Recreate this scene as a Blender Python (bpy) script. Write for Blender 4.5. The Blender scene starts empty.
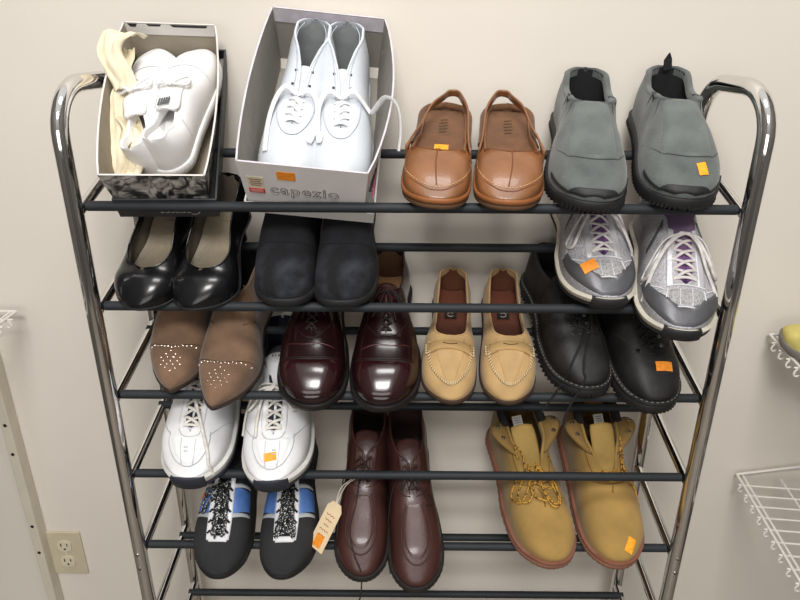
import bpy, math, random
import numpy as np
from mathutils import Matrix, Vector, noise
random.seed(7)
SC = bpy.context.scene
COL = SC.collection
PI = math.pi

# ------------------------------------------------------------------ materials
def lin(c):
    return tuple(((v / 255) / 12.92 if v / 255 <= 0.04045 else ((v / 255 + 0.055) / 1.055) ** 2.4) for v in c)

MATS = {}
def mat(name, rgb, rough=0.55, metal=0.0, var=0.10, vs=25, bump=0.08, bs=180, coat=0.0, sheen=0.0, spec=0.5, dark=None, dist=0.002):
    if name in MATS:
        return MATS[name]
    m = bpy.data.materials.new(name); m.use_nodes = True
    nt = m.node_tree; N = nt.nodes; L = nt.links
    b = N['Principled BSDF']
    c = lin(rgb)
    tc = N.new('ShaderNodeTexCoord')
    n1 = N.new('ShaderNodeTexNoise'); n1.inputs['Scale'].default_value = vs; n1.inputs['Detail'].default_value = 4
    L.new(tc.outputs['Object'], n1.inputs['Vector'])
    rp = N.new('ShaderNodeValToRGB')
    d = lin(dark) if dark else tuple(v * (1 - 2.2 * var) for v in c)
    rp.color_ramp.elements[0].position = 0.3; rp.color_ramp.elements[0].color = (*[max(0, v) for v in d], 1)
    rp.color_ramp.elements[1].position = 0.7; rp.color_ramp.elements[1].color = (*[min(1, v * (1 + var * .6)) for v in c], 1)
    L.new(n1.outputs['Fac'], rp.inputs['Fac']); L.new(rp.outputs['Color'], b.inputs['Base Color'])
    b.inputs['Roughness'].default_value = rough
    b.inputs['Metallic'].default_value = metal
    b.inputs['Specular IOR Level'].default_value = spec
    b.inputs['Coat Weight'].default_value = coat
    b.inputs['Coat Roughness'].default_value = 0.12
    b.inputs['Sheen Weight'].default_value = sheen
    if bump:
        n2 = N.new('ShaderNodeTexNoise'); n2.inputs['Scale'].default_value = bs; n2.inputs['Detail'].default_value = 3
        L.new(tc.outputs['Object'], n2.inputs['Vector'])
        bp = N.new('ShaderNodeBump'); bp.inputs['Strength'].default_value = min(1, bump * 4); bp.inputs['Distance'].default_value = dist
        L.new(n2.outputs['Fac'], bp.inputs['Height']); L.new(bp.outputs['Normal'], b.inputs['Normal'])
    MATS[name] = m
    return m

def mesh_mat(name, c1, c2, scale=420, rough=.5, metal=0.0):
    """woven mesh: fine voronoi cells"""
    if name in MATS: return MATS[name]
    m = bpy.data.materials.new(name); m.use_nodes = True
    nt = m.node_tree; N = nt.nodes; L = nt.links; b = N['Principled BSDF']
    tc = N.new('ShaderNodeTexCoord'); v = N.new('ShaderNodeTexVoronoi'); v.inputs['Scale'].default_value = scale
    L.new(tc.outputs['Object'], v.inputs['Vector'])
    rp = N.new('ShaderNodeValToRGB')
    rp.color_ramp.elements[0].position = .15; rp.color_ramp.elements[0].color = (*lin(c2), 1)
    rp.color_ramp.elements[1].position = .55; rp.color_ramp.elements[1].color = (*lin(c1), 1)
    L.new(v.outputs['Distance'], rp.inputs['Fac']); L.new(rp.outputs['Color'], b.inputs['Base Color'])
    b.inputs['Roughness'].default_value = rough; b.inputs['Metallic'].default_value = metal
    bp = N.new('ShaderNodeBump'); bp.inputs['Strength'].default_value = .4; bp.inputs['Distance'].default_value = .001
    L.new(v.outputs['Distance'], bp.inputs['Height']); L.new(bp.outputs['Normal'], b.inputs['Normal'])
    MATS[name] = m
    return m

def speckle_mat(name, c1, c2, scale=350, thr=.6):
    if name in MATS: return MATS[name]
    m = bpy.data.materials.new(name); m.use_nodes = True
    nt = m.node_tree; N = nt.nodes; L = nt.links; b = N['Principled BSDF']
    tc = N.new('ShaderNodeTexCoord'); v = N.new('ShaderNodeTexNoise'); v.inputs['Scale'].default_value = scale; v.inputs['Detail'].default_value = 1
    L.new(tc.outputs['Object'], v.inputs['Vector'])
    rp = N.new('ShaderNodeValToRGB'); rp.color_ramp.interpolation = 'CONSTANT'
    rp.color_ramp.elements[0].position = 0; rp.color_ramp.elements[0].color = (*lin(c1), 1)
    rp.color_ramp.elements[1].position = thr; rp.color_ramp.elements[1].color = (*lin(c2), 1)
    L.new(v.outputs['Fac'], rp.inputs['Fac']); L.new(rp.outputs['Color'], b.inputs['Base Color'])
    b.inputs['Roughness'].default_value = .7
    MATS[name] = m
    return m

# ------------------------------------------------------------------ mesh helpers
class MB:
    def __init__(s): s.v = []; s.f = []; s.mi = []
    def add(s, verts, faces, mi=0):
        o = len(s.v); s.v += [tuple(map(float, p)) for p in verts]
        s.f += [tuple(i + o for i in f) for f in faces]; s.mi += [mi] * len(faces)
    def grid(s, rows, mi=0, wrap=False):
        nu = len(rows); nv = len(rows[0]); F = []
        for i in range(nu - 1):
            for j in range(nv if wrap else nv - 1):
                k = (j + 1) % nv
                F.append((i * nv + j, i * nv + k, (i + 1) * nv + k, (i + 1) * nv + j))
        s.add([p for r in rows for p in r], F, mi)
    def tube(s, pts, r, seg=8, mi=0, cap=True, flat=1.0, up=None):
        P = [np.array(p, float) for p in pts]
        n = len(P); rows = []
        u = None
        for i in range(n):
            t = P[min(i + 1, n - 1)] - P[max(i - 1, 0)]; t = t / (np.linalg.norm(t) + 1e-12)
            if up is not None:
                u = np.array(up, float)
            elif u is None:
                u = np.array([0, 0, 1.0]) if abs(t[2]) < .9 else np.array([1.0, 0, 0])
            u = u - t * (u @ t)
            if np.linalg.norm(u) < 1e-6: u = np.array([1.0, 0, 0]) - t * t[0]
            u = u / np.linalg.norm(u); w = np.cross(t, u)
            rr = r[i] if hasattr(r, '__len__') else r
            rows.append([P[i] + rr * (math.cos(a) * w + flat * math.sin(a) * u) for a in [2 * PI * k / seg for k in range(seg)]])
        s.grid(rows, mi, wrap=True)
        if cap:
            s.add(rows[0], [tuple(range(seg))], mi); s.add(rows[-1], [tuple(range(seg))], mi)
    def box(s, c, d, mi=0, M=None):
        x, y, z = d[0] / 2, d[1] / 2, d[2] / 2
        V = [(a * x, b * y, e * z) for a in (-1, 1) for b in (-1, 1) for e in (-1, 1)]
        if M is not None: V = [tuple(M @ Vector(p)) for p in V]
        V = [(p[0] + c[0], p[1] + c[1], p[2] + c[2]) for p in V]
        s.add(V, [(0, 1, 3, 2), (4, 6, 7, 5), (0, 4, 5, 1), (2, 3, 7, 6), (0, 2, 6, 4), (1, 5, 7, 3)], mi)
    def build(s, name, mats, parent=None, smooth=True, angle=45, bevel=0, merge=1e-5, solid=0):
        me = bpy.data.meshes.new(name)
        me.from_pydata(s.v, [], s.f)
        import bmesh
        for m in (mats if isinstance(mats, (list, tuple)) else [mats]): me.materials.append(m)
        me.polygons.foreach_set('material_index', s.mi)
        bm = bmesh.new(); bm.from_mesh(me)
        if merge: bmesh.ops.remove_doubles(bm, verts=bm.verts, dist=merge)
        bmesh.ops.dissolve_degenerate(bm, dist=1e-6, edges=bm.edges)
        bmesh.ops.recalc_face_normals(bm, faces=bm.faces)
        bm.to_mesh(me); bm.free()
        if smooth:
            me.polygons.foreach_set('use_smooth', [True] * len(me.polygons))
            me.set_sharp_from_angle(angle=math.radians(angle))
        o = bpy.data.objects.new(name, me); COL.objects.link(o)
        if parent: o.parent = parent
        if bevel:
            b = o.modifiers.new('bevel', 'BEVEL'); b.width = bevel; b.segments = 2; b.limit_method = 'ANGLE'
        if solid:
            b = o.modifiers.new('solid', 'SOLIDIFY'); b.thickness = solid; b.offset = 0
        return o

def catmull(pts, n=6):
    P = [np.array(p, float) for p in pts]
    P = [2 * P[0] - P[1]] + P + [2 * P[-1] - P[-2]]
    out = []
    for i in range(1, len(P) - 2):
        p0, p1, p2, p3 = P[i - 1:i + 3]
        for k in range(n):
            t = k / n
            out.append(.5 * ((2 * p1) + (p2 - p0) * t + (2 * p0 - 5 * p1 + 4 * p2 - p3) * t * t + (3 * p1 - p0 - 3 * p2 + p3) * t ** 3))
    out.append(P[-2])
    return out

def prof(kn):
    xs = [k[0] for k in kn]; ys = [k[1] for k in kn]; n = len(xs)
    if n == 1: return lambda t: ys[0]
    h = [xs[i + 1] - xs[i] for i in range(n - 1)]; d = [(ys[i + 1] - ys[i]) / h[i] for i in range(n - 1)]
    m = [0.0] * n; m[0] = d[0]; m[-1] = d[-1]
    for i in range(1, n - 1):
        if d[i - 1] * d[i] > 0:
            w1 = 2 * h[i] + h[i - 1]; w2 = h[i] + 2 * h[i - 1]; m[i] = (w1 + w2) / (w1 / d[i - 1] + w2 / d[i])
    def f(t):
        if t <= xs[0]: return ys[0]
        if t >= xs[-1]: return ys[-1]
        i = 0
        while t > xs[i + 1]: i += 1
        s = (t - xs[i]) / h[i]
        return ys[i] * (1 + 2 * s) * (1 - s) ** 2 + m[i] * h[i] * s * (1 - s) ** 2 + ys[i + 1] * s * s * (3 - 2 * s) + m[i + 1] * h[i] * s * s * (s - 1)
    return f

def endf(s, k=2.0):
    if s >= 1: return 1.0
    if s <= 0: return 0.0
    return (1 - (1 - s) ** k) ** (1 / k)

def tag(o, label=None, cat=None, group=None, kind=None):
    if label: o['label'] = label
    if cat: o['category'] = cat
    if group: o['group'] = group
    if kind: o['kind'] = kind
    return o

def empty(name, M=None):
    o = bpy.data.objects.new(name, None); o.empty_display_size = .03; COL.objects.link(o)
    if M is not None: o.matrix_world = M
    return o

# ------------------------------------------------------------------ rack constants (metres; z = 0 is the top front bar)
HW = 0.435; DEP = 0.1256; RISE = 0.0496; STEP = 0.1458; RBAR = 0.0069
ANG = math.atan2(RISE, DEP); CS, SN = math.cos(ANG), math.sin(ANG)
DV = Vector((0, -CS, -SN)); NV = Vector((0, -SN, CS))

def shelf_matrix(tier, toe_x, over, heel_x, length, pitch=0.0, roll=0.0, lift=0.0):
    """frame of a shoe on a sloping tier: local +y is heel to toe, +z is up off the bars"""
    yaw = math.asin(max(-.6, min(.6, (toe_x - heel_x) / length)))
    y = DV * math.cos(yaw) + Vector((1, 0, 0)) * math.sin(yaw)
    z = NV.copy(); x = y.cross(z)
    toe = Vector((toe_x, 0, -STEP * (tier - 1))) + DV * over + NV * (RBAR + lift)
    M = Matrix((x, y, z)).transposed().to_4x4()
    if pitch or roll: 
        M = M @ Matrix.Rotation(pitch, 4, 'X') @ Matrix.Rotation(roll, 4, 'Y')
    M.translation = toe - (M.to_3x3() @ Vector((0, length, 0)))
    return M
# ------------------------------------------------------------------ shoe class
FOOT = [(0, .70), (.12, .73), (.3, .67), (.45, .74), (.62, .95), (.72, 1.0), (.82, .96), (.92, .84), (1, .68)]
class Shoe:
    N = 46; V = 12
    def __init__(s, name, label, group, M, L, W, h, sole=.012, zb=None, zs=None, foot=FOOT, m=1, cx=None,
                 open_=None, toe=(.22, 2.0), heel=(.10, 2.0), toeh=(.13, 2.0), p=.8, q=.8, th=.004, bulge=.03, cat='shoe', sharp=False):
        s.root = empty(name, M); tag(s.root, label, 'boot' if 'boot' in name else cat, group)
        s.L = L; s.W = W; s.m = m
        s.fw = prof(foot); s.hh = prof(h)
        s.zb = prof(zb or [(0, 0), (.72, 0), (.88, .003), (1, .010)])
        if zs: s.zs = prof(zs)
        else: s.zs = (lambda z0: (lambda t: z0(t) + sole))(s.zb)
        s.cxf = prof(cx or [(0, 0), (.35, .002), (.6, 0), (.8, .001), (1, .005)])
        s.toe = toe if sharp else (toe[0] * .86, toe[1] + .25)
        s.heel, s.toeh = heel, toeh
        if open_: open_ = dict(open_, t0=.007, e0=.045)
        s.p, s.q, s.th, s.bulge = p, q, th, bulge
        s.op = open_
        if open_: s.ak = prof(open_['k'])
        s.ts = [.5 - .5 * math.cos(PI * i / s.N) for i in range(s.N + 1)]
    def w(s, t):
        return s.W * s.fw(t) * endf(t / s.heel[0], s.heel[1]) * endf((1 - t) / s.toe[0], s.toe[1])
    def h(s, t):
        z = s.zs(t)
        return z + (s.hh(t) - z) * (0.12 + .88 * endf((1 - t) / s.toeh[0], s.toeh[1]))
    def a(s, t):
        o = s.op
        if not o or t <= o['t0'] or t >= o['t1']: return 0.0
        r = endf((t - o['t0']) / o.get('e0', .08), 2) * endf((o['t1'] - t) / o.get('e1', .06), o.get('k1', 2))
        return max(0.0, min(s.ak(t) * s.W * r, s.w(t) * .93 - .0005))
    def pt(s, x, y, z): return (s.m * x, y, z)
    def zat(s, t, x):
        """height of the upper at lateral distance |x| from the centre line"""
        w = s.w(t); zs = s.zs(t); h = s.h(t)
        if w < 1e-6: return h
        A = s.a(t); ax = abs(x)
        if ax <= A: return h
        if ax >= w: return zs
        ph = math.acos(min(1, (ax / w) ** (1 / s.p))); pa = math.acos(min(1, (A / w) ** (1 / s.p)))
        return zs + (h - zs) * (math.sin(ph) / max(1e-6, math.sin(pa))) ** s.q
    def out(s, t, side, v, inset=0.0):
        w = s.w(t); zs = s.zs(t); h = s.h(t); A = s.a(t)
        if w < 1e-6: return (0.0, zs + (h - zs) * v)
        pa = math.acos(min(1, (A / w) ** (1 / s.p))); ph = v * pa
        x = w * math.cos(ph) ** s.p if ph < PI / 2 - 1e-6 else 0.0
        sn = math.sin(ph) / max(1e-6, math.sin(pa))
        z = zs + (h - zs) * sn ** s.q
        x += s.bulge * w * math.sin(PI * min(1, v * 1.25)) * (1 if v < .8 else 0) * (x / w)
        return (max(A, x), z)
    def P(s, t, f, off=0.0):
        """point on the upper seen from above: f is the fraction of the half width"""
        t = min(max(t, .003), .997)
        c = np.array(s._P(t, f))
        if off:
            e = 2e-3
            dt = np.array(s._P(min(.999, t + e), f)) - np.array(s._P(t - e, f))
            df = np.array(s._P(t, f + .02)) - np.array(s._P(t, f - .02))
            n = np.cross(dt, df); l = np.linalg.norm(n)
            n = n / l if l > 1e-12 else np.array([0, 0, 1.0])
            if n[2] < 0: n = -n
            if n[2] < .05 and f * n[0] * s.m < 0: n = -n
            c = c + n * off
        return c
    def _P(s, t, f):
        w = s.w(t); x = f * w
        return (s.m * (x + s.cxf(t)), t * s.L, s.zat(t, x))
    def C(s, t, c, off=0.0):
        """point on the upper by contour: c = -1 / +1 at the welt, 0 at top"""
        t = min(max(t, .003), .997)
        def g(t, c):
            side = 1 if c >= 0 else -1
            x, z = s.out(t, side, 1 - abs(c)); return np.array((s.m * (side * x + s.cxf(t)), t * s.L, z))
        p = g(t, c)
        if off:
            e = .003
            dt = g(min(.999, t + e), c) - g(max(.001, t - e), c)
            dc = g(t, min(1, c + .03)) - g(t, max(-1, c - .03))
            n = np.cross(dt, dc); l = np.linalg.norm(n); n = n / l if l > 1e-12 else np.array([0, 0, 1.])
            cen = np.array((s.m * s.cxf(t), t * s.L, s.zs(t)))
            if n @ (p - cen) < 0: n = -n
            p = p + n * off
        return p
    # ---- parts
    def upper(s, mt, name='upper', rim=None):
        mb = MB(); V = s.V; th = s.th; ts = s.ts
        for side in (-1, 1):
            rows = []
            for t in ts:
                rows.append([s.pt(side * x + s.cxf(t), t * s.L, z) for x, z in (s.out(t, side, j / V) for j in range(V + 1))])
            mb.grid(rows)
        o = mb.build(name, mt, s.root, angle=60)
        if s.op and th > 0:
            mb = MB()
            for side in (-1, 1):
                rows = []
                for t in np.linspace(s.op['t0'], s.op['t1'], 44):
                    t = float(t); A = s.a(t); h = s.h(t); cx = s.cxf(t); y = t * s.L
                    f = min(1, A / .004); k = th * f
                    x1 = max(0, A - k)
                    rows.append([s.pt(side * xx + cx, y, zz) for xx, zz in ((A + .0009 * f, h - .004 * f), (A + .0012 * f, h - .0008 * f), (A + .0004 * f - .15 * k, h + .0012 * f), (A - .5 * k, h + .0016 * f), (A - .85 * k, h + .0008 * f), (x1, h - .001 * f), (max(0, x1 + .0005), h - .012 * f))])
                mb.grid(rows)
            mb.build('collar_rim' if rim else 'top_edge', rim or mt, s.root, angle=80)
        return o
    def lining(s, mt, t1=None, name='lining'):
        mb = MB(); V = s.V; th = s.th
        t1 = t1 or min(.9, s.op['t1'] + .12)
        ts = [t for t in s.ts if t <= t1]
        for side in (-1, 1):
            rows = []
            for t in ts:
                A = s.a(t); zs = s.zs(t); r = []
                for j in range(V + 1):
                    x, z = s.out(t, side, j / V)
                    xx = max(0.0, min(x, s.w(t)) - th)
                    zz = zs + (z - zs) * (1 - (.10 if A < th else .02)) - (.0005 if A >= th else 0)
                    r.append(s.pt(side * xx + s.cxf(t), max(t * s.L, .0035), zz))
                rows.append(r)
            mb.grid(rows)
        return mb.build(name, mt, s.root, angle=70)
    def insole(s, mt, dz=.004, t1=.94, k=.93, name='insole'):
        mb = MB(); rows = []
        for t in [t for t in s.ts if .02 <= t <= t1]:
            w = s.w(t) * k - .001; z = s.zs(t) + dz
            rows.append([s.pt(f * w + s.cxf(t), t * s.L, z + .003 * abs(f) ** 3) for f in np.linspace(-1, 1, 9)])
        mb.grid(rows)
        return mb.build(name, mt, s.root)
    def sole(s, mt, off=.002, z0=None, z1=None, name='sole', ta=0.0, tb=1.0, bev=.0018, lug=0.0, nl=60, off0=None, taper=0):
        z0 = z0 or s.zb; z1 = z1 or s.zs
        n = nl
        ts = [.5 - .5 * math.cos(PI * i / n) for i in range(n + 1)]
        ts = [ta] + [t for t in ts if ta < t < tb] + [tb]
        left = []; right = []
        for t in ts:
            tt = min(max(t, 0), 1)
            w = s.w(tt); left.append((-w + s.cxf(tt), tt * s.L)); right.append((w + s.cxf(tt), tt * s.L))
        def offset(poly_l, poly_r, d, k):
            # outward in plan
            nL = len(poly_l); ring = poly_l + poly_r[::-1]; res = []
            M = len(ring)
            for i in range(M):
                a = np.array(ring[(i - 1) % M]); b = np.array(ring[(i + 1) % M]); p = np.array(ring[i])
                j = i
                while np.linalg.norm(p - a) < 1e-7: j -= 1; a = np.array(ring[(j - 1) % M])
                j = i
                while np.linalg.norm(b - p) < 1e-7: j += 1; b = np.array(ring[(j + 1) % M])
                tv = b - a; nv = np.array([-tv[1], tv[0]]); nv = nv / (np.linalg.norm(nv) + 1e-12)
                dd = d + (k * (1 if (i // 1) % 2 else -1) if k else 0)
                q = p + nv * dd
                if i in (0, M - 1) and ta == 0: q[0] = p[0] + (nv * dd)[0]
                res.append(q)
            return res[:nL], res[nL:][::-1]
        rings = []
        o0 = off if off0 is None else off0
        spec = [(o0 - bev, 0, 0), (o0, bev, 0), (o0 * .5 + off * .5, 0, .5), (off, -bev, 1), (off - bev, 0, 1)]
        for d, dz, e in spec:
            l, r = offset(left, right, d, lug if e < .4 else 0)
            zz = []
            for t in ts:
                a0, a1 = z0(t), z1(t)
                zz.append(a0 * (1 - e) + a1 * e + dz)
            rings.append(([s.pt(p[0], p[1], z) for p, z in zip(l, zz)], [s.pt(p[0], p[1], z) for p, z in zip(r, zz)]))
        mb = MB()
        loops = [a + b[::-1] for a, b in rings]
        mb.grid(loops, wrap=True)
        for k in (0, -1):
            mb.grid([rings[k][0], rings[k][1]])
        return mb.build(name, mt, s.root, angle=50)
    def patch(s, name, mt, f, nu=14, nv=14, off=.0010, mode='P', parent=None):
        mb = MB(); rows = []
        g = s.P if mode == 'P' else s.C
        for i in range(nu + 1):
            r = []
            for j in range(nv + 1):
                t, c = f(i / nu, j / nv)
                edge = i in (0, nu) or j in (0, nv)
                r.append(g(t, c, -.0006 if edge else off))
            rows.append(r)
        # tuck: add a ring just inside the edge
        mb.grid(rows)
        return mb.build(name, mt, parent or s.root, angle=75)
    def band(s, name, mt, ta, k, off=.002, nu=7, nv=36, f0=.985, parent=None):
        """overlay hugging the toe outline from t = ta round the tip and back; k(v) is its inward depth"""
        mb = MB(); rows = []; yc = ta * s.L
        for i in range(nu + 1):
            u = i / nu; r = []
            for j in range(nv + 1):
                v = j / nv; t = ta + (.996 - ta) * math.sin(v * PI); sd = -1 if v < .5 else 1
                if abs(v - .5) < 1e-6: sd = 0
                x = sd * f0 * s.w(t); y = t * s.L; kk = k(v) * u
                x *= 1 - kk; y -= (y - yc) * kk
                tt = min(.996, y / s.L)
                r.append(s.P(tt, max(-f0, min(f0, x / max(1e-4, s.w(tt)))), -.0006 if i in (0, nu) or j in (0, nv) else off))
            rows.append(r)
        mb.grid(rows)
        return mb.build(name, mt, parent or s.root, angle=75)
    def seam(s, name, mt, lines, r=.0006, off=.0008, mode='P', n=5, dash=0, seg=5, parent=None):
        if len(lines) > 1:
            for ln in lines: o = s.seam(name, mt, [ln], r, off, mode, n, dash, seg, parent)
            return o
        mb = MB()
        for ln in lines:
            g = s.P if mode == 'P' else s.C
            tc = catmull([(a, b, 0) for a, b in ln], n)
            pts = [g(a[0], a[1], off) for a in tc]
            if dash:
                D = []; acc = 0
                P2 = []
                for i in range(len(pts) - 1):
                    k = max(1, int(np.linalg.norm(pts[i + 1] - pts[i]) / .001))
                    for q in range(k): P2.append(pts[i] + (pts[i + 1] - pts[i]) * q / k)
                step = max(2, int(dash / .001)); on = max(1, int(step * .62))
                for i in range(0, len(P2) - on, step): mb.tube(P2[i:i + on + 1], r, seg)
            else:
                mb.tube(pts, r, seg)
        return mb.build(name, mt, parent or s.root, angle=80)
    def sticker(s, t, f, wd=.026, hd=.017, rot=0.0, mt=None, off=.0014, pts=None):
        mb = MB(); c, sn = math.cos(rot), math.sin(rot); rows = []
        w = s.w(t)
        p0 = s.P(t, f); 
        for i in range(7):
            r = []
            for j in range(7):
                u = (i / 6 - .5) * wd; v = (j / 6 - .5) * hd
                dx = u * c - v * sn; dy = u * sn + v * c
                tt = t + dy / s.L; ff = f * w / max(.004, s.w(tt)) + dx / max(.004, s.w(tt))
                r.append(s.P(tt, ff, off))
            rows.append(r)
        mb.grid(rows)
        return mb.build('price_sticker', mt or STICKER, s.root, angle=80)
    def tongue(s, mt, ta, tb, hw, drop=.003, rise=.0, back=0.0, arch=.004, name='tongue', tilt=0.0):
        mb = MB(); rows = []
        for i in range(19):
            u = i / 18; t = tb + (ta - tb) * u
            z = s.hh(t) - drop + rise * u ** 2; y = t * s.L - back * u ** 2
            k = hw * (1 if u < .85 else endf((1 - u) / .15 + .25, 2)) * (1 + .12 * u)
            rows.append([s.pt(x * k + s.cxf(t), y + tilt * x * u, z - arch * x * x) for x in np.linspace(-1, 1, 11)])
        mb.grid(rows)
        return mb.build(name, mt, s.root, solid=.004)
    def lace(s, mt, ts, fe, r=.0019, arch=.002, extra=(), flat=1.0, name='lace', style='x', off=.0015, seg=7):
        """ts: t of eyelet rows from toe to collar; extra: list of point lists in shoe space"""
        mb = MB()
        def e(t, sd): return s.P(t, sd * (fe(t) if callable(fe) else fe) , off)
        def cross(t0, s0, t1, s1, k=1):
            a = e(t0, s0); b = e(t1, s1)
            mid = (a + b) / 2; tm = (t0 + t1) / 2
            top = max(s.hh(tm), mid[2]) + arch * k
            q1 = a * .7 + b * .3; q2 = a * .3 + b * .7
            q1[2] = a[2] * .35 + top * .65; q2[2] = b[2] * .35 + top * .65; mid[2] = top
            a2 = a.copy(); a2[2] -= .002; b2 = b.copy(); b2[2] -= .002
            mb.tube(catmull([a2, q1, mid, q2, b2], 4), r, seg, flat=flat)
        cross(ts[0], -1, ts[0], 1)
        for i in range(len(ts) - 1):
            if style == 'x':
                cross(ts[i], -1, ts[i + 1], 1); cross(ts[i], 1, ts[i + 1], -1, 1.9)
            else:
                cross(ts[i + 1], -1, ts[i + 1], 1)
        for ln in extra:
            mb.tube(catmull(ln, 6), r, seg, flat=flat)
        return mb.build(name, mt, s.root, angle=80)
    def on(s, pts):
        """list of (t, f, off) -> points"""
        out = []
        for t, f, o in pts:
            ff = max(-.999, min(.999, f)); p = s.P(t, ff, 0.0)
            p = np.array(p); p[2] += o
            if abs(f) > 1: p[0] += s.m * (f - ff) * s.w(t)
            out.append(p)
        return out
    def eyelets(s, mt, ts, f, R=.0032, r=.0009, off=.0012):
        for t in ts:
            for sd in (-1, 1):
                ff = f(t) if callable(f) else f
                c = s.P(t, sd * ff, off); a = s.P(t + .01, sd * ff, off) - c; b = s.P(t, sd * (ff + .03), off) - c
                a = a / np.linalg.norm(a); b = b - a * (a @ b); b = b / np.linalg.norm(b)
                mb = MB()
                mb.tube([c + R * (math.cos(k) * a + math.sin(k) * b) for k in np.linspace(0, 2 * PI, 13)], r, 5, cap=False)
                mb.build('eyelet', mt, s.root)
# ------------------------------------------------------------------ shared materials
STICKER = mat('orange_sticker', (255, 170, 36), .6, var=.10, vs=160, bump=0)
STICKER_RED = mat('deep_orange_sticker', (255, 152, 40), .6, var=.12, vs=190, bump=0)
BLACK_RUB = mat('black_rubber', (30, 30, 32), .6, bump=.05)
EYE_STEEL = mat('eyelet_metal', (150, 148, 145), .3, metal=1, bump=0)
DARK_IN = mat('dark_lining', (24, 23, 24), .9)

def scuff_suede(name, c, c2, y0, y1):
    """dark suede, worn paler towards the toe"""
    if name in MATS: return MATS[name]
    m = mat(name, c, .95, var=.2, vs=24, bump=.09, bs=400)
    nt = m.node_tree; N = nt.nodes; L = nt.links; b = N['Principled BSDF']
    base = b.inputs['Base Color'].links[0].from_socket
    tc = N.new('ShaderNodeTexCoord'); sp = N.new('ShaderNodeSeparateXYZ'); L.new(tc.outputs['Object'], sp.inputs[0])
    mr = N.new('ShaderNodeMapRange'); mr.inputs['From Min'].default_value = y0; mr.inputs['From Max'].default_value = y1; L.new(sp.outputs['Y'], mr.inputs['Value'])
    n = N.new('ShaderNodeTexNoise'); n.inputs['Scale'].default_value = 34; n.inputs['Detail'].default_value = 6; L.new(tc.outputs['Object'], n.inputs['Vector'])
    r = N.new('ShaderNodeMapRange'); r.inputs['From Min'].default_value = .42; r.inputs['From Max'].default_value = .72; L.new(n.outputs['Fac'], r.inputs['Value'])
    mu = N.new('ShaderNodeMath'); mu.operation = 'MULTIPLY'; L.new(mr.outputs['Result'], mu.inputs[0]); L.new(r.outputs['Result'], mu.inputs[1])
    mx = N.new('ShaderNodeMix'); mx.data_type = 'RGBA'; L.new(mu.outputs[0], mx.inputs['Factor']); L.new(base, mx.inputs['A']); mx.inputs['B'].default_value = (*lin(c2), 1)
    L.new(mx.outputs['Result'], b.inputs['Base Color'])
    return m

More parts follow.
